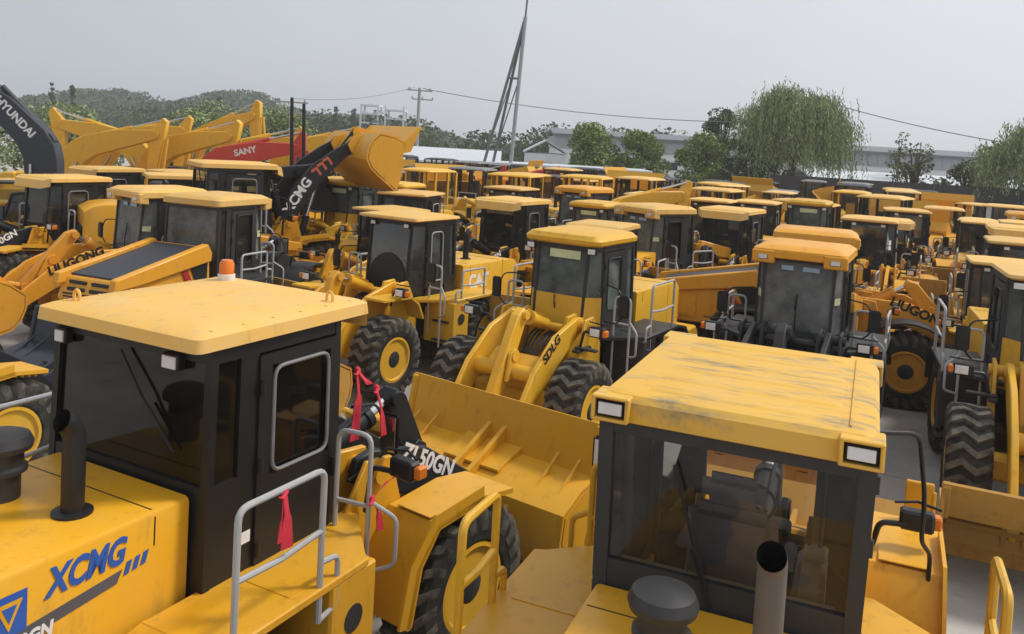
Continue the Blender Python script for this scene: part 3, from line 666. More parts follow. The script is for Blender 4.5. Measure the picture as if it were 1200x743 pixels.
    for s in (-1, 1):
        b.prism([(3.56, 1.12), (3.22, 1.03), (2.90, .86), (2.86, .62), (2.91, .40), (3.02, .22), (3.22, .12), (3.46, .09), (4.10, .07), (3.98, .42), (3.66, .90)], s*(bw-.03), s*(bw+.005), 0)
        b.prism([(3.64, 1.70), (3.54, 1.10), (3.66, .90), (3.80, 1.05)], s*(bw-.03), s*(bw+.005), 0)
        b.box((3.58, s*(bw-.04), 1.40), (.10, .10, .62), 0, .02, ('Y', R(11)))
        for yy in (.50, .73): b.prism([(2.90, .90), (2.66, .58), (2.66, .34), (2.82, .26), (2.98, .24), (2.90, .5)], s*(yy-.025), s*(yy+.025), 0)
        for yy in (.95, 1.25): b.prism([(3.52, 1.30), (3.05, 1.00), (2.88, .90), (3.22, 1.02)], s*(yy-.015), s*(yy+.015), 0)
    for yy in (-.12, .12): b.prism([(3.57, 1.40), (3.2, 1.20), (2.95, 1.08), (2.74, .98), (2.74, .84), (2.86, .72), (2.90, .9), (3.22, 1.04), (3.54, 1.12)], yy-.03, yy+.03, 0)
    b.prism([(3.55, 1.22), (3.06, 1.06), (3.06, 1.03), (3.22, 1.06), (3.55, 1.14)], -.42, .42, 0)
    b.tube([(2.865, -bw+.02, .50), (2.865, bw-.02, .50)], .03, 0, 6)
    b.box((2.905, 0, .42), (.05, 2*bw-.2, .10), 0, .01)
    bo = b.build('bucket', [bkm], t, 30); FR.append(bo)
    e = MB(); e.M = MBk; e.box((4.08, 0, .05), (.24, 2*bw, .03), 0, .006)
    if P.get('teeth', True):
        for k in range(8):
            y = -bw+.1+k*(2*bw-.2)/7; e.prism([(3.95, .10), (4.1, .12), (4.32, .055), (4.3, .04), (3.95, .02)], y-.05, y+.05, 0)
    e.build('cutting_edge', [GRM], bo)
    # ---- lettering
    if P.get('armtext'):
        s, sz, m_, px_, pz_, ang, bold, side = P['armtext']
        for sd in side:
            d = Vector((math.cos(R(ang)), 0, math.sin(R(ang))))*(1 if sd < 0 else -1); up = Vector((-math.sin(R(ang)), 0, math.cos(R(ang))))
            p = Vector((px_, sd*.679, pz_))
            M = ML @ frame(p, d, up)
            text('lettering', s, sz, M, m_, arms[0] if sd < 0 else arms[1], bold, 0, 'CENTER')
    if P.get('hoodtext'):
        for (s, sz, m_, x, z, bold, shear, wd) in P['hoodtext']:
            for sd in (-1, 1):
                M = frame((x, sd*(hy+.004), z), (-sd, 0, 0) if sd > 0 else (1, 0, 0), (0, 0, 1))
                text('lettering', s, sz, M, m_, hood, bold, shear, 'CENTER', wd)
    for o in FR:
        key = o.data.name if o.data else None
        o['front'] = 1
    return t, cab, hood, pt, arms

def finish(t, x, y, heading, steer=0, label=None, group=None, scale=1):
    """stand a loader on the yard; heading in degrees to the right of straight ahead"""
    t.location = (x, y, 0); t.rotation_euler = (0, 0, R(90-heading)); t.scale = (scale,)*3
    for c in t.children:
        if 'front' in c.keys():
            c.matrix_parent_inverse = Matrix.Rotation(R(-steer), 4, 'Z')
    if label: t['label'] = label
    if group: t['group'] = group
    elif 'group' in t.keys() and group == '': del t['group']
    return t
#@@SCENE

# ------------------------------------------------------------------ styles of wheel loader
def segs(sill=2.2, door=2.1, rear=2.25, front=2.0, kindf='glass', q=True):
    side = [(0, .20, 'glass', rear), (.20, .33, 'solid', 0), (.33, 1, 'door', door)] if q else [(0, .30, 'glass', sill), (.30, .36, 'solid', 0), (.36, 1, 'door', door)]
    sideL = [(0, .67, 'door', door), (.67, .80, 'solid', 0), (.80, 1, 'glass', rear)] if q else [(0, .64, 'door', door), (.64, .70, 'solid', 0), (.70, 1, 'glass', sill)]
    return [side, [(0, 1, 'glass', front)], [(0, 1, kindf, front)], [(0, 1, 'glass', front)], sideL, [(0, 1, 'glass', rear)]]

ST_X = dict(hw=.88, segs=segs(2.2, 2.38, 2.46), hoodh=2.40, z1=3.45, sover=.05, railo=1.50, railx=(-1.66, -.82), railz=2.60, lampx=.66, lampdz=.14, mirx=.62, miry=1.0, ffz=-.10, lift=4, ladz=2.55, roof='flat', roofmat=YP, frame=BK, glass={'*': GDARK}, gasket=GRM, arm=BL, body=Y, cyl=BL, frontframe=Y, bucketmat=Y,
    hood='box', hoodw=.74, over=.14, fover=.16, eyes=[(-1.25, .72), (.10, -.72)],
    lamps=[(-1.37, -.50, 3.33, -1, .17, .12), (-1.37, .73, 3.33, -1, .13, .12), (.36, -.35, 3.37, 1, .17, .12), (.36, .35, 3.37, 1, .17, .12)],
    exhaust=(-1.98, -.32, 3.06, .075, BK), precleaner=(-2.1, .28), beacon=(.22, .62), wipers=[(5, .46, .74, 3.32, 2.80)],
    hoodtext=[('XCMG', .24, BLU, -2.17, 2.15, .035, .25, .58)], armtext=('ZL50GN', .24, WHT, 1.58, 1.68, -31, .03, (-1, 1)),
    stickers=[(0, .235, .305, 1.93, 2.02, WHT, 'data_plate')])
ST_Y = dict(hw=.80, segs=[[(0, .36, 'glass', 2.34), (.36, .42, 'solid', 0), (.42, 1, 'door', 1.8)], [(0, 1, 'glass', 1.8)], [(0, 1, 'glass', 1.8)], [(0, 1, 'glass', 1.8)], [(0, .58, 'door', 1.8), (.58, .64, 'solid', 0), (.64, 1, 'glass', 2.34)], [(0, 1, 'glass', 2.34)]], roof='pod', roofmat=WR, frame=CH, glass={'*': GCLR}, gasket=BK, arm=BL, body=Y, cyl=BL, frontframe=Y, bucketmat=OB,
    xr=-1.35, xf=.25, xn=.75, hoodw=.80, hoodh=2.17, over=.06, sover=.03, fover=.16, post=.085, rail=YG, railr=.032, railz=2.52, railo=1.62, railx=(-1.72, -1.16), railxR=(-.95, -.40),
    lamps=[(-1.42, -.755, 3.363, -1, .19, .105), (-1.42, .755, 3.363, -1, .19, .105), (.80, -.755, 3.363, 1, .19, .105), (.80, .755, 3.363, 1, .19, .105)],
    exhaust=(-2.05, -.36, 2.98, .078, EXH), precleaner=(-2.08, .20), pck=1.0, seatx=-.66, seatk=1.22, seatkz=.99, noladder=(-1,), nomirror=(-1,), hwt=.84, curl=-32, wipers=[(5, .30, .45, 3.05, 2.30)], consmat=CONS, seaty=.0)
ST_C = dict(xr=-1.12, xf=-.05, hw=.77, segs=segs(2.0, 2.0, 2.1, 1.75, 'disc'), disc_z=1.80, disc_r=.78, roof='slim', roofmat=YP, frame=BK, glass={'*': GREFL, 2: GREFL, 0: GMID}, arm=Y, body=YG,
    hood='box', hoodw=.80, hoodh=2.25, over=.08, sover=.07, fover=.16, xn=.32, nw=.54, exhaust=(-2.3, .2, 2.9, .07, BK), ffend='plate',
    lamps=[(.25, -.45, 3.18, 1, .15, .10), (.25, .45, 3.18, 1, .15, .10)], hoodtext=[('CAT', .40, WHT, -2.0, 1.72, .05, 0, .80)], bc=4)
ST_S = dict(xr=-1.24, curl=-40, fendmat=CH, railz=2.62, railx=(-1.5, -.45), hw=.74, segs=segs(2.2, 2.1, 2.2, 2.36), lowmat=YG, roof='round', roofmat=YG, frame=CH, glass={'*': GFILM}, gasket=CH, arm=YG, body=YG, frontframe=YG, cwmat=YG, bucketmat=YG,
    hood='box', hoodw=.76, hoodh=2.3, over=.06, sover=.06, fover=.12, exhaust=(-2.4, 0, 2.8, .07, BK), precleaner=(-1.9, .2), ffend='none', wipers=[(2, .42, .44, 2.35, 2.15)],
    lamps=[(.40, -.62, 3.2, 1, .17, .12), (.40, .62, 3.2, 1, .17, .12)], armtext=('SDLG', .24, DKT, 1.70, 1.66, -34, .03, (-1, 1)), bc=-6,
    stickers=[(2, .25, .85, 3.02, 3.17, STK, 'film_strip')])
ST_L = dict(fendmat=CH, xr=-1.22, xf=.05, hw=.77, segs=segs(2.0, 1.95, 2.1, 1.98), roof='lg', roofmat=YO, frame=CH, glass={'*': GFILMG, 0: GMID, 4: GMID}, gasket=BK, arm=YO, body=YO, frontframe=YO, cwmat=YO, bucketmat=YO, rim=YO,
    hood='slope', hoodw=.80, over=.06, sover=.08, fover=.18, xn=.45, nw=.60, ffend='arc', seatmat=SEATG, wipers=[(2, .5, .5, 2.0, 2.5)],
    lamps=[(.525, -.62, 3.26, 1, .19, .11), (.525, .62, 3.26, 1, .19, .11)], armtext=('LIUGONG', .20, DKT, 1.62, 1.66, -33, .03, (-1, 1)), bc=2,
    stickers=[(2, .25, .42, 3.04, 3.12, BLUS, 'sticker'), (2, .55, .78, 3.04, 3.12, BLUS, 'sticker'), (1, .30, .9, 2.50, 2.64, STK, 'sticker'), (3, .1, .6, 2.50, 2.62, STK, 'sticker')])
ST_G = dict(xr=-1.2, hw=.77, segs=segs(2.0, 2.0, 2.1, 2.0, q=False), roof='slim', roofmat=YP, frame=BK, glass={'*': GMID}, arm=Y, body=Y, hood='box', over=.08, sover=.06, fover=.14, ffend='arc',
    exhaust=(-2.2, .15, 2.85, .07, BK), precleaner=(-1.9, -.25), lamps=[(.38, -.4, 3.2, 1, .15, .10), (.38, .4, 3.2, 1, .15, .10)])

# ------------------------------------------------------------------ the two nearest machines
t, cab, hood, pt, arms = make_loader(ST_X, 'nearest wheel loader at left, black cab, pale yellow roof and blue lettering on the hood')
finish(t, -2.19, 7.5, 27.5, 9)
# emblem, grey stripe, model number and slashes on both hood sides
for sd in (-1, 1):
    y = sd*.742; cx = -2.5
    def hx(x): return cx+(x+.15-cx)*(1 if sd < 0 else -1)
    b = MB(); b.prism([(hx(x), z) for x, z in ((-2.93, 2.02), (-2.71, 2.02), (-2.71, 2.27), (-2.93, 2.27))], y, y+sd*.004, 0)
    b.prism([(hx(x), z) for x, z in ((-2.90, 2.225), (-2.74, 2.225), (-2.82, 2.05))], y+sd*.001, y+sd*.007, 1)
    b.prism([(hx(x), z) for x, z in ((-2.865, 2.20), (-2.775, 2.20), (-2.82, 2.10))], y+sd*.002, y+sd*.010, 0)
    b.build('emblem', [BLU, Y], hood)
    b = MB(); b.prism([(hx(x), z) for x, z in ((-2.98, 1.92), (-2.10, 2.02), (-2.06, 2.10), (-2.98, 2.00))], y, y+sd*.003, 0)
    for k in range(3): b.prism([(hx(x+.065*k), z+.008*k) for x, z in ((-2.05, 2.05), (-2.01, 2.055), (-1.985, 2.14), (-2.025, 2.135))], y, y+sd*.003, 1)
    b.build('stripe', [GBAR, BLU], hood)
    M = frame((hx(-2.74), sd*.747, 1.915), (-sd, 0, 0) if sd > 0 else (1, 0, 0), (0, 0, 1)); text('lettering', 'ZL50GN', .115, M, WHT, hood, .04, .15, 'CENTER', .40)
nearL = t

t, cab, hood, pt, arms = make_loader(ST_Y, 'nearest wheel loader on the right with worn yellow roof and clear rear window')
finish(t, 1.97, 6.46, 23.0, 0)
nearR = t
b = MB(); b.tube([(.12, -.84, 3.05), (.36, -1.16, 3.03), (.50, -1.24, 2.5), (.52, -1.24, 2.15), (.86, -1.34, 1.92), (.88, -1.34, 1.68)], .018, 0, 8, round_=.1); b.build('grab_bar', [BK], t)
b = MB(); b.box((1.95, -1.30, 1.92), (.05, .24, .42), 0, .01); b.box((1.90, -1.30, 1.74), (.16, .26, .05), 0, .008); b.tube([(1.93, -1.42, 1.74), (1.93, -1.42, 2.06)], .02, 0, 8); b.build('bracket', [Y], t)

# ------------------------------------------------------------------ the middle rows
def first(P, label, x, y, h, steer=0, scale=1, group=None):
    t, *_ = make_loader(P, label, group=group); finish(t, x, y, h, steer, scale=scale); return t
def again(src, label, x, y, h, steer=0, scale=1, group=None):
    t = copy_tree(src); t['label'] = label
    if 'group' in t.keys(): del t['group']
    if group: t['group'] = group
    return finish(t, x, y, h, steer, scale=scale)

sd = first(ST_S, 'wheel loader with rounded golden roof and green film over its windows', 1.15, 15.55, 212)
ct = first(ST_C, 'wheel loader with white letters on its hood and a round black panel below the windscreen', -2.38, 18.05, 212)
lg = first(dict(ST_L, arm=CH, frontframe=CH, armtext=None), 'wheel loader with deep orange yellow roof, roof lamps and grey film over the windscreen', 5.36, 15.45, 207)
lr = dict(ST_L); lr.update(lift=14, curl=10, bc=-4, armtext=('LIUGONG', .27, DKT, 1.72, 1.60, -33, .04, (-1, 1)))
lgR = first(lr, 'orange yellow wheel loader side on, its lettered lift arm and whole front wheel showing', 7.3, 19.15, 110)
lgB = again(lg, 'orange yellow wheel loader whose sloping hood with black side panel faces us', 3.9, 24.4, 233)
lgL = again(lgR, 'orange yellow wheel loader with its lift arms beyond the dark bucket at left', -8.7, 20.2, 220)
lgA = again(lg, 'wheel loader just beyond the nearest left roof, its slotted sloping hood and rear towards us', -6.55, 19.8, 22)
def reroof(t, m):
    for c in t.children:
        if c.name.startswith('cab'):
            for g in c.children:
                if g.name.startswith('roof'): g.material_slots[0].link = 'OBJECT'; g.material_slots[0].material = m
for q in (lgL, lgA, lgB): reroof(q, YP)
xr_ = dict(ST_X); xr_.update(hw=.78, xr=-1.24, z1=3.26, lamps=[],segs=segs(2.0, 2.0, 2.1, 2.0), glass={'*': GMID}, hoodtext=None, beacon=None, eyes=[], bucketmat=Y, lift=88, curl=-36, bc=14, bw=1.6, exhaust=(-1.98, -.3, 2.9, .07, BK),
    armtext=('XCMG', .34, WHT, 1.40, 1.66, -30, .03, (-1, 1)))
rz = first(xr_, 'wheel loader with black lift arms raised, its big yellow bucket high in the air', -7.6, 24.8, 58, 0, 1.18)
for arm in [c for c in rz.children if c.name.startswith('lift_arm')]:
    sg = -1 if min(v.co.y for v in arm.data.vertices) < 0 else 1
    ML = Matrix.Translation(PIV) @ Matrix.Rotation(-R(88), 4, 'Y') @ Matrix.Translation(-PIV)
    b = MB(); b.M = ML
    for k in range(3):
        q = .14*k; b.prism([(1.98+q, 1.22-q*.95), (2.04+q, 1.18-q*.95), (2.20+q, 1.33-q*.95), (2.10+q, 1.47-q*.95), (2.04+q, 1.44-q*.95), (2.12+q, 1.33-q*.95)], sg*.675, sg*.681, 0)
    b.build('chevron_marks', [ORT], arm)
gn = first(ST_G, 'yellow wheel loader with wide dusty roof, second row right of the grey filmed windscreen', 10.75, 25.5, 206)
xm = dict(ST_X); xm.update(hw=.78, xr=-1.24, z1=3.26, lamps=[(.36, -.35, 3.16, 1, .17, .12), (.36, .35, 3.16, 1, .17, .12)],glass={'*': GMID}, beacon=None, hoodtext=[('XCMG', .33, BLU, -2.30, 1.74, .035, .25, .80)], bucketmat=OB, eyes=[], precleaner=(-2.2, .1), railz=2.45)
xk = first(xm, 'dark wheel loader cab with black lift arms behind the white lettered machine', -.15, 24.6, 211)
rightM = ms = dict(ST_S); ms.update(curl=-24, bucketmat=OB, armtext=None, roof='slim', roofmat=YP)
rightM = first(ms, 'wheel loader cut off by the right edge with a deep brownish bucket in front', 8.55, 13.1, 201, 5, 1.03)
again(gn, 'yellow wheel loader under the raised bucket, its dark rear window towards us', -2.9, 26.1, 15)
again(xk, 'black cabbed wheel loader left of the raised black lift arms with a pale roof', -12.6, 23.2, 210)
again(ct, 'yellow wheel loader with a thin roof in the third row left of the willow', 7.2, 30.9, 208)
again(gn, 'yellow wheel loader in the third row in front of the willow trunk', 9.0, 31.4, 205)
again(sd, 'wheel loader with rounded roof in the third row under the willow edge', 11.3, 32.4, 207)
again(gn, 'wheel loader with a broad pale roof below the small thin tree', 14.7, 31.6, 200)
again(xk, 'wheel loader with a black cab in front of the dark fence at right', 14.9, 25.0, 207)
again(ct, 'wheel loader behind the right edge cab with only its thin roof showing', 16.9, 27.8, 205)
again(lg, 'orange yellow wheel loader further back at right beside the silver car', 19.9, 32.6, 206)
again(xk, 'black cabbed wheel loader with two grey handrails beside the dark excavator boom', -14.0, 28.6, 212)
again(ct, 'yellow wheel loader with a thin roof left of the red excavators', -11.9, 29.4, 212)
again(gn, 'yellow wheel loader with a pale roof behind the beacon', -9.2, 30.4, 209)
again(sd, 'golden wheel loader half hidden behind the raised black lift arms', -5.6, 28.6, 212)
again(ct, 'yellow wheel loader with a thin roof right of the two small red booms', -.2, 31.2, 209)
again(lg, 'orange yellow wheel loader in the third row behind the round golden roof', 2.6, 33.0, 222)
again(xk, 'black cabbed wheel loader behind the sloping orange hood', 6.6, 25.9, 212)
again(gn, 'yellow wheel loader between the orange lift arm and the second row roofs', 12.3, 20.3, 205)
again(ct, 'yellow wheel loader behind the right edge machine with grey ladder rails', 13.6, 19.3, 207)
xd = dict(xm); xd.update(bucketmat=NV, hoodtext=None, armtext=None)
first(xd, 'wheel loader mostly beyond the left edge, only its front and dark bucket showing', -8.3, 10.2, 28)

again(gn, 'yellow wheel loader in the gap between the white lettered machine and the round roofed one', -3.4, 22.4, 216, 0, .92)
again(xk, 'black armed wheel loader seen over the hood of the round roofed one', 2.2, 21.2, 205, 0, .92)
again(ct, 'yellow wheel loader squeezed behind the grey filmed windscreen machine', 8.4, 22.8, 209, 0, .92)
again(gn, 'yellow wheel loader two rows behind the orange side on machine', 5.0, 28.2, 35, 0, .94)
again(sd, 'golden wheel loader with round roof two rows behind the white lettered machine', -4.4, 31.8, 205, 0, .94)
again(xk, 'black armed wheel loader left of the small thin tree in the third row', 12.6, 28.3, 200, 0, .94)
again(gn, 'yellow wheel loader in the right hand gap before the silver car', 17.2, 30.9, 30, 0, .94)
again(ct, 'yellow wheel loader right of the orange lift arm, partly behind the right edge machine', 10.6, 18.0, 203, 0, .92)
again(gn, 'yellow wheel loader filling the gap below the raised black arms', -8.6, 26.6, 214, 0, .92)
again(sd, 'golden wheel loader behind the pale roofed sloping hood machine', 2.7, 28.4, 214, 0, .92)
# ------------------------------------------------------------------ far rows : same machine with fewer parts
def far_loader(label, group, roofm, bodym, framem, armm):
    t = empty('wheel_loader', label, 'wheel loader', group=group)
    for x in (-1.6, 1.55):
        for s in (-1, 1):
            k = ('far', bodym.name)
            if k not in _wh:
                b = tyre_mb(0); r = rim_mb(1); o_ = len(b.v); b.v += r.v; b.f += [tuple(i+o_ for i in f) for f in r.f]; b.mi += [2+m for m in r.mi]
                _wh[k] = b.build('wheel', [RUB, LUG, YG, CH], t).data; w = t.children[0]
            else:
                w = bpy.data.objects.new('wheel', _wh[k]); COL.objects.link(w); w.parent = t
            w.location = (x, s*1.13, WR_)
    b = MB(); b.box((-1.2, 0, .95), (3.6, .84, .55)); b.box((.9, 0, 1.2), (1.2, .9, .8)); b.prism([(.3, 1.2), (1.2, 1.2), (.92, 2.1), (.6, 2.1)], -.5, .5)
    b.build('frame', [CH], t)
    b = MB(); b.prism([(-3.9, 1.0), (-3.9, 1.8), (-3.6, 2.12), (-1.4, 2.25), (-1.4, 1.2)], -.76, .76, 0, .05); b.prism([(-3.95, .7), (-3.3, .6), (-3.2, 1.3), (-4, 1.3)], -1.1, 1.1, 0, .03)
    b.build('hood', [bodym], t)
    b = MB()
    z0, z1 = 1.5, 3.28
    for (x, y) in ((-1.3, .8), (-1.3, -.8), (.05, .8), (.05, -.8), (.38, .5), (.38, -.5), (-.75, .8), (-.75, -.8)): b.box((x, y, 2.4), (.09, .09, 1.78))
    b.prism([(-1.35, -.84), (.1, -.84), (.42, -.5), (.42, .5), (.1, .84), (-1.35, .84)], z0, 2.0, 0, 0, 'xy')
    b.box((-.6, 0, 2.35), (.2, .5, .9)); b.box((-.3, 0, 2.1), (.5, .5, .2))
    cab = b.build('cab', [framem], t)
    b = MB(); b.loft([rrect(-1.32, .46, -.80, .80, .08, z1), rrect(-1.36, .50, -.84, .84, .1, z1+.03), rrect(-1.32, .46, -.80, .80, .1, z1+.08), rrect(-1.1, .2, -.5, .5, .1, z1+.14)]); b.build('roof', [roofm], cab)
    b = MB()
    for p, q in (((-1.33, .78), (-1.33, -.78)), ((-1.3, -.81), (.05, -.81)), ((-1.3, .81), (.05, .81)), ((.40, -.48), (.40, .48)), ((.08, -.80), (.40, -.50)), ((.08, .80), (.40, .50))):
        b.add([(*p, 2.0), (*q, 2.0), (*q, z1), (*p, z1)], [(0, 1, 2, 3)])
    b.build('window', [GCLR], cab, 0)
    for s in (-1, 1):
        b = MB(); b.prism([(.60, 1.88), (.66, 2.08), (.85, 2.11), (1.6, 1.9), (2.25, 1.42), (2.68, .86), (2.93, .46), (2.72, .28), (2.45, .62), (2.02, 1.02), (1.55, 1.36)], s*.585, s*.675)
        b.build('lift_arm', [armm], t)
        y0, y1 = sorted((s*.84, s*1.48)); b = MB(); b.box((-.95, (y0+y1)/2, 1.69), (1.7, y1-y0, .06)); b.box((-.42, (y0+y1)/2, 1.2), (.56, y1-y0, .9)); b.build('rear_fender', [CH], t)
        b = MB(); n = 9; b.strip([(1.55-.98*math.cos(R(14+k*14)), .80+.98*math.sin(R(14+k*14))) for k in range(n)], -.04, y0, y1); b.build('front_fender', [bodym], t)
        b = MB(); b.tube([(-1.25, s*1.45, 1.7), (-1.25, s*1.45, 2.3), (-.42, s*1.45, 2.3), (-.42, s*1.45, 1.45)], .026, 0, 6); b.tube([(.02, s*.95, 1), (.02, s*.95, 2.4), (.05, s*1.35, 2.4), (.05, s*1.35, .75)], .026, 0, 6); b.build('handrail', [GY], t)
    b = MB(); b.prism([(1.62, 2.22), (1.74, 2.34), (1.92, 2.22), (2.14, 1.72), (2.46, .96), (2.30, .8), (2.06, 1.1), (1.88, 1.5)], -.085, .085); b.tube([(.78, 0, 1.88), (1.74, 0, 2.22)], .1, 0, 8); b.tube([(2, -.585, 1.3), (2, .585, 1.3)], .13, 0, 8); b.build('bell_crank', [armm], t)
    b = MB(); b.strip([(3.50, 1.66), (3.34, 1.22), (3.12, 1.14), (2.92, 1.05), (2.88, .5), (3.14, .12), (3.4, .07), (4.02, .05)], .035, -1.48, 1.48)
    for s in (-1, 1): b.prism([(3.36, 1.22), (2.93, 1.03), (2.90, .5), (3.15, .14), (4.0, .07), (3.86, .42), (3.52, .95)], s*1.45, s*1.48)
    b.build('bucket', [bodym], t)
    b = MB(); b.tube([(-2.2, .15, 2.1), (-2.2, .15, 2.9)], .07, 0, 8); b.build('exhaust_pipe', [BK], t)
    return t
FL = [('yellow wheel loader packed into the far rows before the trees', 'wheel loaders in the far rows', YP, Y, BK, Y),
      ('pale dusty wheel loader packed into the far rows before the trees', 'dusty wheel loaders in the far rows', YB, YG, CH, YG),
      ('dark roofed wheel loader in the farthest rows along the sheds', 'dark roofed loaders in the far rows', CH, YG, BK, YG),
      ('orange yellow wheel loader with black arms packed into the far rows before the trees', 'orange wheel loaders in the far rows', YG, YO, BK, BL),
      ('golden wheel loader with a yellow framed cab in the far rows before the trees', 'yellow framed loaders in the far rows', YG, YG, YG, YG),
      ('grey roofed wheel loader in the far rows before the trees', 'grey roofed loaders in the far rows', GRM, YO, CH, YO)]
used = {}
def far(k, x, y, h, raised=0):
    if k not in used: t = used[k] = far_loader(*FL[k])
    else: t = copy_tree(used[k])
    s = rnd.uniform(.90, 1.08)
    t.location = (x, y, 0); t.rotation_euler = (0, 0, R(90-h)); t.scale = (s, s*rnd.uniform(.94, 1.04), s*rnd.uniform(.95, 1.05))
    if raised:
        for c in t.children:
            if c.name.split('.')[0] in ('lift_arm', 'bell_crank', 'bucket'): c.matrix_parent_inverse = Matrix.Translation(PIV) @ Matrix.Rotation(-R(raised), 4, 'Y') @ Matrix.Translation(-PIV)
    return t
for d, sp, x0, x1, ks in ((36.5, 3.3, -7, 19, (0, 3, 4, 0, 1)), (42, 3.2, -6, 23, (3, 0, 5, 4, 0)), (47.5, 3.1, -8, 26, (0, 2, 5, 1, 2, 3)), (53.5, 3.1, -15, 29, (2, 5, 2, 0)), (59.5, 3.1, -15, 29, (2, 5, 2))):
    x = x0; i = 0
    while x < x1:
        far(ks[rnd.randrange(len(ks))], x+rnd.uniform(-.4, .4), d+rnd.uniform(-1.2, 1.2)-x*.10, rnd.choice((208, 211, 206, 209, 28, 32, 120, 296, 160)) + rnd.uniform(-7, 7), rnd.choice((0, 0, 0, 0, 25)) if d < 45 else rnd.choice((0, 0, 0, 30, 45))); x += sp*rnd.uniform(.92, 1.15); i += 1

# ------------------------------------------------------------------ excavators
def make_excavator(label, boomm, bodym, ba, sa, ka, letters=None, lm=WHT, swing=0, cabm=None, group=None):
    t = empty('excavator', label, 'excavator', group=group)
    for s in (-1, 1):
        b = MB(); n = 28; pts = []
        for k in range(n):
            a = 2*math.pi*k/n; cx = 1.55 if math.cos(a) > 0 else -1.55; pts.append((cx+.45*math.cos(a), .47+.45*math.sin(a)))
        b.prism(pts, s*.95, s*1.5, 0, .01)
        for k in range(26):
            x = -1.7+k*.136
            b.box((x, s*1.225, .935), (.09, .57, .03)); 
        for k in range(7): b.lathe([(.13, s*1.5), (.13, s*1.53), (0, s*1.53)], c=(-1.35+.45*k, 0, .30), axis='y', n=12)
        b.lathe([(.33, s*1.5), (.30, s*1.54), (0, s*1.54)], c=(1.55, 0, .47), axis='y', n=18); b.lathe([(.33, s*1.5), (.30, s*1.54), (0, s*1.54)], c=(-1.55, 0, .47), axis='y', n=18)
        b.build('track', [CH], t)
    b = MB(); b.box((0, 0, .72), (2.2, 2.0, .4), 0, .05); b.lathe([(.75, .9), (.75, 1.08), (0, 1.08)], n=24); b.build('undercarriage', [CH], t)
    b = MB(); b.box((-.35, -.75, 1.62), (2.9, 1.1, 1.05), 0, .06); b.box((-1.3, .1, 1.75), (1.3, 2.6, 1.25), 0, .08); b.box((-.2, .2, 1.25), (3.2, 2.0, .32), 0, .03); b.tube([(-1.3, -.9, 2.3), (-1.3, -.9, 2.75)], .07, 1)
    b.build('body', [bodym, BK], t)
    b = MB(); b.prism([(-1.9, 1.0), (-2.55, 1.05), (-2.75, 1.3), (-2.7, 2.15), (-2.4, 2.35), (-1.9, 2.35)], -1.38, 1.38, 0, .06); b.build('counterweight', [bodym], t)
    b = MB(); pr = [(-.55, 1.15), (1.25, 1.15), (1.3, 1.9), (1.0, 2.95), (.75, 3.0), (-.5, 3.0)]
    for yy in (.40, 1.32):
        for i in range(6):
            p, q = pr[i], pr[(i+1) % 6]; b.tube([(p[0], yy, p[1]), (q[0], yy, q[1])], .05, 0, 6)
    b.box((.35, .86, 1.45), (1.7, .9, .6)); b.box((.1, .86, 3.0), (1.3, .98, .07), 0, .02); b.box((-.1, .86, 2.1), (.2, .5, .9))
    for yy in (.42, 1.30):
        b.box((.3, yy, 1.5), (1.6, .03, .65))
    cab = b.build('cab', [cabm or BK], t)
    b = MB()
    for yy in (.43, 1.33): b.add([(x, yy, z) for x, z in pr], [(0, 1, 2, 3, 4, 5)])
    b.add([(1.3, .44, 1.9), (1.3, 1.3, 1.9), (1.0, 1.3, 2.95), (1.0, .44, 2.95)], [(0, 1, 2, 3)]); b.add([(-.54, .44, 1.7), (-.54, 1.3, 1.7), (-.52, 1.3, 2.95), (-.52, .44, 2.95)], [(0, 1, 2, 3)])
    b.build('window', [GMID], cab, 0)
    A = R(ba); P0 = Vector((.45, -.12, 1.75))
    MA = Matrix.Translation(P0) @ Matrix.Rotation(-A, 4, 'Y')
    b = MB(); b.M = MA
    b.prism([(-.18, -.2), (-.15, .2), (.5, .58), (1.8, 1.30), (2.3, 1.46), (2.9, 1.42), (4.2, .98), (5.55, .22), (5.68, -.02), (5.5, -.2), (4.1, .16), (2.9, .46), (2.4, .42), (1.3, -.06), (.4, -.32)], -.27, .27, 0, .02)
    b.tube([(5.55, -.3, 0), (5.55, .3, 0)], .13, 0, 10); b.prism([(2.2, 1.25), (2.9, 1.23), (2.7, 1.48), (2.45, 1.5)], -.15, .15, 0)
    bm = b.build('boom', [boomm], t)
    if letters:
        for sd_ in (-1, 1):
            d = (Vector((2.9, 0, 1.24)), Vector((4.3, 0, .83)))
            M = MA @ frame((3.6, sd_*.274, .72), (1*(-sd_), 0, .27*sd_), (.27, 0, 1)); text('lettering', letters, .36, M, lm, bm, .03, 0, 'CENTER')
    tip = MA @ Vector((5.55, 0, 0)); Bs = R(sa)
    MS = Matrix.Translation(tip) @ Matrix.Rotation(-Bs, 4, 'Y')
    b = MB(); b.M = MS; b.prism([(-.75, .18), (-.6, .38), (0, .34), (.5, .26), (2.75, .12), (2.9, 0), (2.75, -.12), (.2, -.26), (-.2, -.18)], -.17, .17, 0, .02); b.build('stick', [boomm], t)
    MK = MS @ Matrix.Translation((2.85, 0, 0)) @ Matrix.Rotation(-R(ka), 4, 'Y')
    b = MB(); b.M = MK; pr = [(0, .2), (.35, .32), (.8, .2), (1.05, -.15), (1.0, -.55), (.75, -.85), (.35, -1.0)]
    b.strip(pr, .05, -.55, .55)
    for s in (-1, 1): b.prism([(0, .15), (.35, .28), (.76, .17), (1.0, -.15), (.95, -.53), (.72, -.80), (.35, -.95), (.1, -.4)], s*.52, s*.56)
    for k in range(5): b.box((.28, -.44+.22*k, -1.02), (.26, .09, .07))
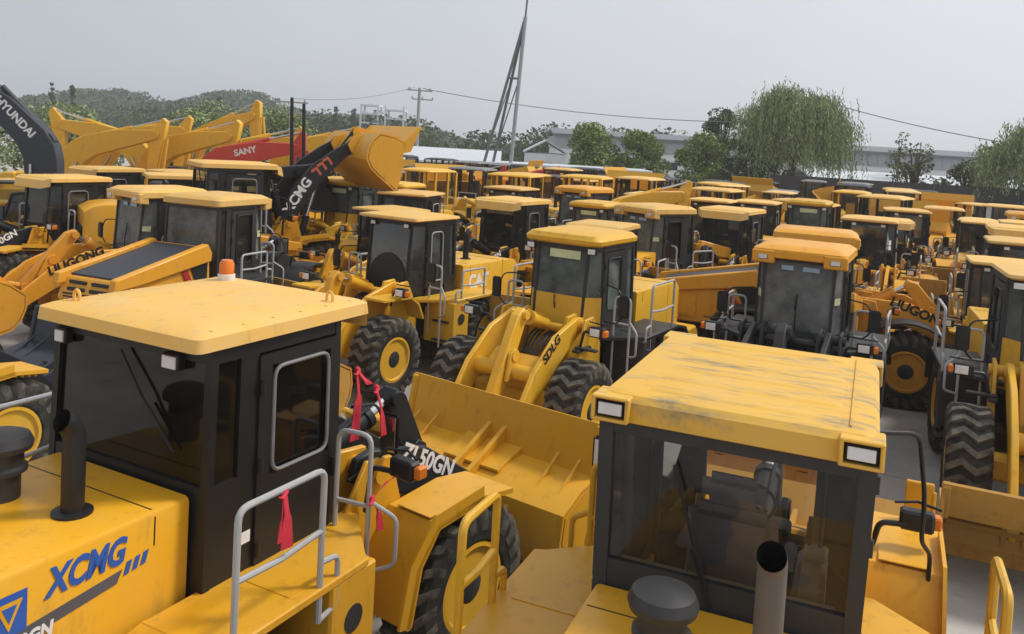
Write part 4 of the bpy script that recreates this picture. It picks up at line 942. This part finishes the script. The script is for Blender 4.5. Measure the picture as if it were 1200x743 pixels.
    b.build('bucket', [CH if boomm in (BL, NV) else boomm], t)
    def cyl(p, q, r):
        b = MB(); p, q = Vector(p), Vector(q); m_ = p.lerp(q, .6); b.tube([p, m_], r, 0, 10); b.tube([m_, q], r*.55, 1, 8); return b
    for s in (-1, 1): cyl((.95, s*.36-.12, 1.35), MA @ Vector((2.1, s*.3, .55)), .09).build('boom_cylinder', [boomm, ST], t)
    cyl(MA @ Vector((2.6, 0, 1.42)), MS @ Vector((-.68, 0, .28)), .085).build('stick_cylinder', [boomm, ST], t)
    cyl(MS @ Vector((.1, 0, .42)), MS @ Vector((2.3, 0, .45)), .07).build('bucket_cylinder', [boomm, ST], t)
    return t
def put(t, x, y, h): t.location = (x, y, 0); t.rotation_euler = (0, 0, R(90-h)); return t
put(make_excavator('dark slate excavator at left edge, its white lettered boom rising into the sky', NV, NV, 60, -62, -40, 'HYUNDAI'), -13.3, 25.4, 266).scale = (.93,)*3
ye = put(make_excavator('yellow excavator with its folded boom leaning left of the slender yellow one', YG, YG, 32, -96, -60), -15.6, 39.5, 262)
def again_ex(s, label, x, y, h, k=1):
    t = copy_tree(s); t['label'] = label; put(t, x, y, h); t.scale = (k,)*3; return t
again_ex(ye, 'yellow excavator behind the dark boom with its arm against the hills', -21.0, 40.5, 85)
again_ex(ye, 'yellow excavator right of the hills with a pointed boom tip near the red one', -13.5, 43.5, 80, 1.0)
again_ex(ye, 'yellow excavator between the red ones and the raised bucket', -10.6, 39.2, 60)
again_ex(ye, 'yellow excavator whose boom rises beside the dark slate boom', -19.6, 35.0, 88, .96)
again_ex(ye, 'yellow excavator with a thick boom behind the pale roofed cab with handrails', -16.9, 36.8, 98, .98)
again_ex(ye, 'yellow excavator with a thick boom just left of the big red one', -14.9, 38.0, 80, .96)
ys = put(make_excavator('slender bright yellow excavator arm pointing up left of the red boom', YG, YG, 44, -84, -50), -17.2, 42.5, 96)
rd = put(make_excavator('red excavator with a white marking on its boom behind the raised bucket', RD, RD, 30, -88, -60, 'SANY'), -13.6, 33.6, 84); rd.scale = (.95,)*3
again_ex(rd, 'small red boomed excavator before the white roofed shed', -4.3, 50.0, 95, .7)
again_ex(rd, 'smallest red boomed excavator right of the other one before the shed', -.9, 54, 85, .7)
again_ex(ye, 'yellow excavator with upright stick behind the golden round roof', 2.2, 28.9, 75, .75)
again_ex(ye, 'yellow excavator at the far left edge beside the dark boom', -17.4, 29.6, 240, .9)
bd = dict(xr_); bd.update(bucketmat=CH, armtext=None, lift=52, curl=10, bc=20)
rb = first(bd, 'loader with a raised black bucket left of the raised yellow bucket', -10.4, 27.6, 62)
for i, (x, h) in enumerate(((-8.15, 6.2), (-7.7, 6.0))):
    b = MB(); b.tube([(0, 0, 0), (0, 0, 3), (-.12, 0, h)], [.09, .08, .06], 0, 8); b.box((0, 0, .05), (.4, .4, .1), 0, .02)
    o = b.build('mast_pole', [BK]); o.location = (x, 31.5, 0); tag(o, ['left', 'right'][i]+' one of two thin black poles beside the raised yellow bucket', 'pole', 'thin black poles')

# ------------------------------------------------------------------ ribbons tied to the near machine
def ribbon(label, M, pieces):
    b = MB(); b.M = M
    for pts, w in pieces:
        P = rounded([Vector(p) for p in pts], .06); n = len(P); L = []; 
        vs = []; fs = []
        for i, p in enumerate(P):
            k = i/(n-1); a = .5*math.sin(3.5*k); ww = w*(.35+.65*min(1, k*2.2)); d = Vector((math.cos(a), math.sin(a), 0))*ww/2; e = Vector((-math.sin(a), math.cos(a), 0))*.004
            vs += [p-d-e, p+d-e, p+d+e, p-d+e]
        for i in range(n-1):
            for j in range(4): fs.append((4*i+j, 4*i+(j+1) % 4, 4*i+4+(j+1) % 4, 4*i+4+j))
        fs += [(3, 2, 1, 0), (4*n-4, 4*n-3, 4*n-2, 4*n-1)]; b.add(vs, fs)
    b.box((0, 0, 0), (.05, .055, .055), 0, .015); b.tube([(0, -.02, .0), (-.05, -.03, -.03), (-.09, -.03, -.01)], [.02, .014, .004], 0, 6)
    o = b.build('ribbon', [RIB], None, 60); tag(o, label, 'ribbon'); return o
MW = Matrix.Translation(nearL.location) @ Matrix.Rotation(nearL.rotation_euler.z, 4, 'Z')
def at_near(o, x, y, z): o.matrix_world = MW @ Matrix.Translation((x, y, z))
o = ribbon('red ribbon knotted on the top bar of the grey handrail before the black door', Matrix.Identity(4), [([(0, 0, 0), (.0, -.03, -.14), (.01, -.035, -.40)], .10), ([(0, 0, 0), (-.03, -.028, -.15), (-.045, -.03, -.34)], .06)]); at_near(o, -1.24, -1.50, 2.585)
o = ribbon('long red ribbon hanging behind the mirror at the right corner of the nearest left cab', Matrix.Identity(4), [([(0, 0, 0), (.0, -.03, -.2), (-.04, -.035, -.62)], .11), ([(0, 0, 0), (.08, -.028, -.1), (.16, -.03, -.16)], .08)]); at_near(o, .40, -.82, 2.95)
o = ribbon('short red ribbon fluttering beside the long one on the mirror bracket', Matrix.Identity(4), [([(0, 0, 0), (.05, -.03, -.2), (.10, -.035, -.45)], .07)]); at_near(o, .48, -.98, 2.80)
o = ribbon('dark red ribbon tied low on the ladder rail beside the white lettered black arm', Matrix.Identity(4), [([(0, 0, 0), (.06, -.03, -.1), (.10, -.035, -.3)], .08), ([(0, 0, 0), (.16, -.02, .08), (.30, -.03, .1)], .06)]); at_near(o, .06, -1.29, 2.02)

# ------------------------------------------------------------------ silver car
t = empty('parked_car', 'silver car parked behind the loaders near the dark fence', 'car', (24.3, 47, 0), R(262))
b = MB(); rings = []
for x, hw_, zl, zs in ((-2.2, .75, .35, .75), (-2.0, .86, .25, .92), (-1.0, .9, .22, .95), (.6, .9, .22, .95), (1.7, .86, .24, .86), (2.15, .72, .34, .66)):
    rings.append([(x, -hw_+.06, zl), (x, -hw_, zl+.2), (x, -hw_+.02, zs-.08), (x, -hw_+.14, zs), (x, hw_-.14, zs), (x, hw_-.02, zs-.08), (x, hw_, zl+.2), (x, hw_-.06, zl)])
b.loft(rings); b.prism([(-1.75, .93), (-1.2, 1.42), (.05, 1.46), (.95, .94)], -.62, .62, 0, .06); b.build('body', [SILV], t)
b = MB()
for s in (-1, 1): b.prism([(-1.5, .98), (-1.12, 1.37), (.02, 1.40), (.72, .98)], s*.615, s*.625, 0)
b.hexa([(.93, -.55, .97), (.93, .55, .97), (.90, .55, .97), (.90, -.55, .97), (.12, -.5, 1.45), (.12, .5, 1.45), (.09, .5, 1.44), (.09, -.5, 1.44)]); b.build('window', [WIN], t)
for x in (-1.35, 1.35):
    for s in (-1, 1):
        b = MB(); b.lathe([(.2, s*.70), (.31, s*.72), (.32, s*.86), (.22, s*.90), (.2, s*.88), (0, s*.88)], axis='y', n=20); w = b.build('wheel', [RUB], t); w.location = (x, 0, .32)
for s in (-1, 1):
    b = MB(); b.box((2.05, s*.58, .66), (.16, .28, .12), 0, .04); b.build('headlight', [LENS], t)

# ------------------------------------------------------------------ ground, hills
b = MB(); n = 1; E_ = 900
b.add([(-345, -35, 0), (345, -35, 0), (345, 395, 0), (-345, 395, 0)], [(0, 1, 2, 3)]); o = b.build('ground', [GT], None, 0); tag(o, None, None, None, 'structure')
LF_D = leaf('dark_leaves', (.035, .058, .022), (.07, .105, .04), (.105, .14, .055))
LF_M = leaf('mid_leaves', (.10, .15, .035), (.20, .28, .065), (.29, .38, .11))
LF_W = leaf('willow_leaves', (.15, .19, .08), (.26, .32, .14), (.35, .41, .20))
LF_B = leaf('brown_green_leaves', (.06, .068, .03), (.11, .125, .05), (.16, .175, .07))
HILL = paint('wooded_hill', (.045, .062, .035), dust=.7, dustcol=(.02, .033, .018), scale=.06, rough=.95, spec=.1)
b = MB(); nx = 70; vs = []; fs = []
for j in range(8):
    for i in range(nx+1):
        x = -330+i*6.0; k = j/7
        h = 12*math.exp(-((x+165)/26)**2)+14*math.exp(-((x+112)/22)**2)+7*math.exp(-((x+60)/30)**2)+3+1.6*math.sin(x*.21)+1.2*math.sin(x*.47+2)
        vs.append((x, 262+j*15, max(0, h)*math.sin(k*math.pi*.5)+rnd.uniform(-.4, .4)*k - .5*(j == 0)))
for j in range(7):
    for i in range(nx): a = j*(nx+1)+i; fs.append((a, a+1, a+nx+2, a+nx+1))
b.add(vs, fs); o = b.build('hills', [HILL], None, 180); tag(o, None, None, None, 'structure')

# ------------------------------------------------------------------ trees
def leafcloud(b, c, r, n, s, rg, droop=0):
    for _ in range(n):
        while True:
            p = Vector((rg.uniform(-1, 1), rg.uniform(-1, 1), rg.uniform(-1, 1)))
            if .25 < p.length < 1: break
        p = p.normalized()*(p.length**.55)
        q = Vector((c[0]+p.x*r[0], c[1]+p.y*r[1], c[2]+p.z*r[2])); a = s*rg.uniform(.6, 1.35)
        u = Vector((rg.gauss(0, 1), rg.gauss(0, 1), rg.gauss(0, .7))).normalized(); w = u.cross(Vector((rg.gauss(0, 1), rg.gauss(0, 1), rg.gauss(0, 1)))).normalized()
        b.add([q-u*a, q-w*a*.5, q+u*a, q+w*a*.5], [(0, 1, 2, 3)])
def tree(label, x, y, h, w, mat, seed, kind='tree', leafs=3200, group=None, size=.16, clumps=26, low=.25):
    rg = random.Random(seed); t = empty(kind, label, 'tree', (x, y, 0), 0, group)
    b = MB(); b.tube([(0, 0, 0), (.05, 0, h*.25), (-.05, .05, h*.5), (.08, 0, h*.8)], [w*.05, w*.042, w*.03, w*.01], 0, 8)
    cs = []
    for k in range(clumps):
        a = rg.uniform(0, 6.28); e = rg.uniform(low, .94); rr = w*.5*math.sin(math.pi*min(1, max(.12, (e-low+.12)/(1.08-low))))**.7*rg.uniform(.35, .82)
        c = Vector((math.cos(a)*rr, math.sin(a)*rr, h*e)); cs.append(c)
        b.tube([(0, 0, h*max(.15, e*.55)), c*.6+Vector((0, 0, h*e*.35)), c], [w*.018, w*.012, w*.005], 0, 5)
    b.build('trunk', [BARK], t)
    b = MB()
    for c in cs:
        k = rg.uniform(.7, 1.3); leafcloud(b, c, (w*.17*k, w*.17*k, w*.13*k), leafs//clumps, size, rg)
    b.build('crown', [mat], t, 0, False); return t
def willow(label, x, y, h, w, mat, seed, strands=700, size=.13):
    rg = random.Random(seed); t = empty('willow_tree', label, 'tree', (x, y, 0))
    b = MB(); b.tube([(0, 0, 0), (.1, 0, h*.2), (-.1, .1, h*.42)], [.45, .36, .28], 0, 10); L = []
    for k in range(16):
        a = 6.28*k/16+rg.uniform(-.2, .2); rr = w*.40*rg.uniform(.35, 1); z = h*(.96-.28*(rr/(w*.4))**2)*rg.uniform(.9, 1.0)
        q = Vector((math.cos(a)*rr, math.sin(a)*rr, z)); b.tube([(-.1, .1, h*.4), q*.5+Vector((0, 0, z*.38)), q], [.17, .10, .03], 0, 6); L.append(q)
    b.build('trunk', [BARK], t); b = MB()
    for _ in range(strands):
        q = rg.choice(L); c = q+Vector((rg.gauss(0, w*.085), rg.gauss(0, w*.085), rg.gauss(.1, h*.035))); ln = rg.uniform(.16, .52)*h*rg.uniform(.5, 1)
        ln = min(ln, c.z-.4); sw = Vector((c.x, c.y, 0)).normalized()*rg.uniform(.02, .14)
        k = 0
        while k < ln:
            p = c+Vector((0, 0, -k))+sw*k+Vector((rg.gauss(0, .07), rg.gauss(0, .07), 0)); a = size*rg.uniform(.7, 1.4)
            u = Vector((rg.gauss(0, .45), rg.gauss(0, .45), -1)).normalized(); wv = u.cross(Vector((rg.gauss(0, 1), rg.gauss(0, 1), .2))).normalized()
            b.add([p-u*a, p-wv*a*.32, p+u*a, p+wv*a*.32], [(0, 1, 2, 3)]); k += size*1.25
    for q in L: leafcloud(b, q, (w*.11, w*.11, h*.05), 90, size, rg)
    b.build('crown', [mat], t, 0, False); return t
tree('round bright green tree behind the loaders, leftmost of the three', 7.2, 80, 6.9, 6.2, LF_M, 1, leafs=9000, size=.145, low=.12, clumps=34)
tree('round bright green tree behind the loaders, middle of the three', 11.8, 80, 6.7, 5.6, LF_M, 2, leafs=9000, size=.145, low=.12, clumps=34)
tree('round bright green tree behind the loaders, beside the big willow', 17.6, 80, 6.6, 6.0, LF_M, 3, leafs=9000, size=.145, low=.12, clumps=34)
willow('big drooping willow right of the middle, tallest tree of all', 24.2, 74, 11.6, 10.2, LF_W, 4, 3200, .14)
willow('willow cut off by the right edge', 38.6, 62, 9.4, 8.6, LF_W, 5, 2000, .14)
tree('dark slim tree poking out behind the left of the big willow', 21.5, 88, 9.8, 5.5, LF_D, 6, leafs=5000, size=.15, clumps=18, low=.5)
tree('dense dark tree filling in below the left of the willow', 21.3, 76, 6.8, 6.5, LF_D, 16, leafs=8000, size=.145, clumps=28, low=.1)
tree('small sparse tree with a bent thin trunk before the white walls', 31.0, 66, 7.2, 4.6, LF_B, 7, leafs=1000, size=.15, clumps=15, low=.42)
tree('low brownish tree before the dark fence', 36.0, 68, 5.3, 5.5, LF_B, 8, leafs=2600, size=.17, clumps=20, low=.2)
tree('low brownish bush like tree left of the right edge willow', 39.5, 72, 5.6, 7.5, LF_B, 9, leafs=3000, size=.18, clumps=22, low=.15)
tree('thin pale tree behind the brownish one', 40.5, 90, 8.6, 3.2, LF_B, 10, leafs=420, size=.14, clumps=10, low=.5)
for i, (x, y, h, w) in enumerate(((-33, 62, 5.6, 9), (-25.5, 66, 5.6, 8), (-19.5, 70, 6.2, 8.5), (-27, 75, 6.6, 8), (-38, 58, 7.0, 9))):
    tree(['pale green tree behind the dark boom', 'green tree behind the yellow excavators', 'pale green tree above the red booms', 'taller green tree behind the red booms', 'green tree at the left edge behind the dark boom'][i], x, y, h, w, LF_W, 20+i, leafs=7500, size=.15, clumps=26, low=.12)
for i, (x, h) in enumerate(((-31.5, 9.8), (-28.4, 9.6), (-52, 10.5), (-69.5, 10.6), (-66.5, 10.2))):
    tree(['slim dark conifer left of the white frame building', 'slim dark conifer beside the white frame building', 'slim dark conifer over the hills', 'tall thin tree over the dark boom', 'tall thin tree right of the dark boom'][i], x, 150 if x > -60 else 128, h, 1.8, LF_D, 30+i, leafs=2200, size=.15, clumps=34, low=.08)
# far wood reading as one mass
rg = random.Random(77); b = MB()
for x0, x1, y0, zt, n in ((-72, -16, 165, 9.5, 150), (-32, 20, 150, 7.0, 90), (2, 30, 150, 9.4, 80), (20, 110, 190, 8, 120), (-150, -60, 180, 9, 110)):
    for _ in range(n):
        x = rg.uniform(x0, x1); h = zt*rg.uniform(.6, 1.02); leafcloud(b, (x, y0+rg.uniform(-6, 6), h*.55), (3.4, 3, h*.45), 75, .42, rg)
for _ in range(900):
    x = rg.uniform(-215, -25); h = 12*math.exp(-((x+165)/26)**2)+14*math.exp(-((x+112)/22)**2)+7*math.exp(-((x+60)/30)**2)+3; k = rg.uniform(.15, 1)
    leafcloud(b, (x, 262+k*100, h*math.sin(k*math.pi/2)+1.0), (3.6, 4, 1.9), 26, .75, rg)
o = b.build('woodland', [LF_D], None, 0, False); tag(o, None, None, None, 'stuff')

# ------------------------------------------------------------------ buildings, fence, poles
t = empty('warehouse', 'long pale warehouse with grey and white wall bands behind the trees', 'warehouse', (40, 112, 0))
b = MB(); b.box((-2, 0, 2.3), (66, 20, 4.6), 0); b.build('wall', [WHB], t)
b = MB(); b.box((-2, 0, 5.35), (66.3, 20.3, 1.5), 0)
for k in range(60): b.box((-34+1.1*k, -10.17, 5.35), (.12, .06, 1.45), 0)
b.build('upper_cladding', [GRB], t)
b = MB(); b.prism([(-10.6, 6.1), (0, 6.9), (10.6, 6.1), (10.6, 6.35), (0, 7.15), (-10.6, 6.35)], -35.5, 31.5, 0, 0, 'yz'); b.build('roof', [STEELD], t)
for k in range(12):
    b = MB(); b.box((-32+5.2*k, -10.02, 3.2), (2.4, .1, .9)); b.build('window', [WIN], t)
t = empty('shed', 'low white roofed annex in front of the long warehouse', 'shed', (44, 92, 0))
b = MB(); b.box((0, 0, 1.5), (26, 8, 3.0)); b.build('wall', [GRB], t); b = MB(); b.prism([(-4.4, 3.0), (0, 3.9), (4.4, 3.0), (4.4, 3.12), (0, 4.02), (-4.4, 3.12)], -13.3, 13.3, 0, 0, 'yz'); b.build('roof', [ROOFW], t)
b = MB()
for k in range(3): b.box((-8+7*k, -4.02, 1.3), (3, .08, 2.6))
b.build('door', [DKB], t)
t = empty('shed', 'small white roofed building left of the three round trees', 'shed', (3.3, 92, 0))
b = MB(); b.box((0, 0, 2), (4.2, 8, 4.0)); b.build('wall', [WHB], t); b = MB(); b.prism([(-2.3, 4.0), (0, 5.3), (2.3, 4.0), (2.3, 4.15), (0, 5.45), (-2.3, 4.15)], -4.2, 4.2, 0, 0, 'xz'); b.build('roof', [ROOFW], t)
b = MB(); b.box((.3, -4.03, 2.6), (1, .06, .9)); b.build('window', [WIN], t)
t = empty('shed', 'low white roofed shed left of the lattice mast', 'shed', (-6.3, 76, 0))
b = MB(); b.box((0, 0, 1.5), (9.5, 7, 3.0)); b.build('wall', [DKB], t); b = MB(); b.prism([(-4, 2.9), (0, 4.0), (4, 2.9), (4, 3.05), (0, 4.15), (-4, 3.05)], -5.2, 5.2, 0, 0, 'yz'); b.build('roof', [ROOFW], t)
t = empty('shed', 'long open sided shed with a flat grey roof under the lattice mast', 'shed', (3.5, 72, 0))
b = MB(); b.box((0, 2.5, 1.5), (15, .2, 3.0)); b.build('wall', [DKB], t); b = MB(); b.box((0, 0, 3.2), (15.6, 6, .22), 0, .03); b.build('roof', [ROOFW], t)
for k in range(5):
    b = MB(); b.box((-7.2+3.6*k, -2.6, 1.55), (.18, .18, 3.1)); b.build('post', [GRM], t)
t = empty('building', 'distant white framed building with open upper storeys', 'building', (-25.2, 160, 0))
b = MB()
for x in (-3.8, -.6, .8, 4.2):
    for y in (0, 4): b.box((x, y, 5.2), (.35, .35, 10.4))
for z in (7.0, 8.7, 10.3): b.box((-2.2, 2, z), (3.6, 4.4, .3)); b.box((2.5, 2, z-.7), (3.8, 4.4, .3))
b.build('frame', [WHB], t); b = MB(); b.box((0, 2.2, 3.4), (8, 3.6, 6.6)); b.build('wall', [GRB], t)
t = empty('fence', 'dark sheet metal fence in front of the white walls at right', 'fence', (34, 63.5, 0), R(-6))
for k in range(9):
    b = MB(); b.box((-13+3*k, 0, 1.95), (2.94, .06, 3.5))
    for q in range(10): b.box((-14.3+3*k+.29*q, -.04, 1.95), (.06, .03, 3.4))
    b.build('panel', [DKB], t)
for k in range(10):
    b = MB(); b.box((-14.5+3*k, .06, 1.95), (.12, .12, 3.9)); b.build('post', [STEELD], t)
t = empty('lattice_mast', 'tall three legged steel mast with cross bars and a thin top rod', 'mast', (-1.9, 70, 0))
ap = Vector((2.2, 0, 15.2)); feet = [Vector((-1.2, -.6, 0)), Vector((-.3, .8, 0)), Vector((1.55, -.3, 0))]
for k, f in enumerate(feet):
    b = MB(); b.tube([f, ap], .16 if k == 2 else .12, 0, 8); b.build('leg', [GRB if k == 2 else STEELD], t)
b = MB()
for z in (4.3, 10.2):
    q = [f.lerp(ap, z/15.2) for f in feet]
    for i in range(3): b.tube([q[i], q[(i+1) % 3]], .09, 0, 6)
b.tube([feet[1].lerp(ap, .28), feet[2].lerp(ap, .67)], .06, 0, 6); b.tube([feet[0].lerp(ap, .28), feet[1].lerp(ap, .67)], .05, 0, 6)
b.build('cross_bar', [STEELD], t); b = MB(); b.tube([ap, ap+Vector((.1, 0, 2.2))], .09, 0, 6); b.build('top_rod', [STEELD], t)
def pole(label, x, y, h):
    t = empty('utility_pole', label, 'utility pole', (x, y, 0), R(20), None)
    b = MB(); b.tube([(0, 0, 0), (0, 0, h)], [.20, .13], 0, 10); b.build('post', [CONC], t)
    for k, z in enumerate((h-.2, h-1.0)):
        b = MB(); b.box((.3*k, 0, z), (2.4-.5*k, .12, .12)); 
        for q in (-1, 0, 1): b.lathe([(.06, z+.06), (.08, z+.15), (.05, z+.25)], c=(.3*k+q*.95, 0, 0), n=8)
        b.build('crossarm', [CONC], t)
    return Vector((x, y, h))
p1 = pole('utility pole left of the raised bucket', -17.3, 66, 7.3)
p2 = pole('taller utility pole behind the raised bucket', -8.9, 78, 9.4)
def wire(label, a, c, sag, r=.035):
    b = MB(); b.tube([a.lerp(c, k/24)-Vector((0, 0, sag*4*(k/24)*(1-k/24))) for k in range(25)], r, 0, 5); o = b.build('power_line', [STEELD]); tag(o, label, 'power line')
wire('thin power line from the tall pole past the mast to the big willow', p2+Vector((.3, 0, 0)), Vector((25, 75, 8.2)), .9)
wire('thin power line from the big willow down to the right edge willow', Vector((25.5, 74, 10.3)), Vector((36.5, 62, 6.9)), .3)
wire('faint power line from the left pole to the tall pole', p1+Vector((0, 0, .1)), p2+Vector((-.4, 0, .1)), .5, .02)

hz = bpy.data.materials.new('haze_air'); hz.use_nodes = True; nt = hz.node_tree; nt.nodes.remove(nt.nodes['Principled BSDF'])
pv = nt.nodes.new('ShaderNodeVolumePrincipled'); pv.inputs['Color'].default_value = (.90, .93, .97, 1); pv.inputs['Density'].default_value = .0007; pv.inputs['Anisotropy'].default_value = .2
nt.links.new(pv.outputs[0], nt.nodes['Material Output'].inputs['Volume'])
b = MB(); b.box((0, 180, 15.5), (700, 440, 33)); o = b.build('haze', [hz], None, 0); tag(o, None, None, None, 'stuff')
# ------------------------------------------------------------------ sky, sun, camera
w = bpy.data.worlds.new('World'); S.world = w; w.use_nodes = True
nt = w.node_tree; N, L = nt.nodes, nt.links
sky = N.new('ShaderNodeTexSky'); sky.sky_type = 'NISHITA'; sky.sun_disc = False; sky.sun_elevation = R(52); sky.sun_rotation = R(75); sky.air_density = 1.2; sky.dust_density = 4; sky.ozone_density = 1
hs = N.new('ShaderNodeHueSaturation'); hs.inputs['Saturation'].default_value = .22; L.new(sky.outputs[0], hs.inputs['Color'])
mx = N.new('ShaderNodeMix'); mx.data_type = 'RGBA'; mx.inputs['Factor'].default_value = .72; L.new(hs.outputs['Color'], mx.inputs[6])
tc = N.new('ShaderNodeTexCoord'); sp = N.new('ShaderNodeSeparateXYZ'); L.new(tc.outputs['Generated'], sp.inputs[0])
no = N.new('ShaderNodeTexNoise'); no.inputs['Scale'].default_value = 1.6; no.inputs['Detail'].default_value = 5; L.new(tc.outputs['Generated'], no.inputs['Vector'])
ad = N.new('ShaderNodeMath'); ad.operation = 'MULTIPLY_ADD'; L.new(sp.outputs['X'], ad.inputs[0]); ad.inputs[1].default_value = .55; 
mr = N.new('ShaderNodeMapRange'); mr.inputs['From Min'].default_value = .3; mr.inputs['From Max'].default_value = .7; mr.inputs['To Min'].default_value = .33; mr.inputs['To Max'].default_value = .67; L.new(no.outputs['Fac'], mr.inputs['Value']); L.new(mr.outputs['Result'], ad.inputs[2])
cr = N.new('ShaderNodeValToRGB'); e = cr.color_ramp.elements; e[0].position = 0; e[0].color = (3.8, 4.15, 4.7, 1); e[1].position = 1; e[1].color = (6.6, 6.85, 7.3, 1)
L.new(ad.outputs[0], cr.inputs[0]); L.new(cr.outputs[0], mx.inputs[7])
bg = N['Background']; L.new(mx.outputs[2], bg.inputs['Color']); bg.inputs['Strength'].default_value = .115
ld = bpy.data.lights.new('sun', 'SUN'); ld.energy = 2.0; ld.angle = R(10); ld.color = (1, .95, .88)
so = bpy.data.objects.new('sun', ld); COL.objects.link(so)
el, az = R(52), R(75)
sd_ = Vector((math.sin(az)*math.cos(el), math.cos(az)*math.cos(el), math.sin(el)))
so.rotation_euler = sd_.to_track_quat('Z', 'Y').to_euler(); so.location = (0, 0, 60)

cam = bpy.data.cameras.new('camera'); co = bpy.data.objects.new('camera', cam); COL.objects.link(co); S.camera = co
cam.sensor_width = 36; cam.lens = 30; cam.clip_end = 3000; cam.clip_start = .1
pitch, roll = R(3.0), R(3.3)
cam.shift_y = -(371.5-(166+1000*math.tan(pitch)))/1200
F = Vector((0, math.cos(pitch), -math.sin(pitch))); U = Vector((0, math.sin(pitch), math.cos(pitch))); X = Vector((1, 0, 0))
Xr = X*math.cos(roll)+U*math.sin(roll); Ur = U*math.cos(roll)-X*math.sin(roll)
M = Matrix((Xr, Ur, -F)).transposed().to_4x4(); M.translation = (0, 0, 5.05); co.matrix_world = M

for o in bpy.data.objects:
    if 'front' in o.keys(): del o['front']
S.view_settings.view_transform = 'Standard'; S.view_settings.look = 'None'; S.view_settings.exposure = .20; S.view_settings.gamma = 1
S.view_settings.use_curve_mapping = False
S.cycles.max_bounces = 8; S.cycles.volume_bounces = 2; S.cycles.diffuse_bounces = 2; S.cycles.glossy_bounces = 2; S.cycles.transparent_max_bounces = 20; S.cycles.transmission_bounces = 2
S.cycles.caustics_reflective = False; S.cycles.caustics_refractive = False
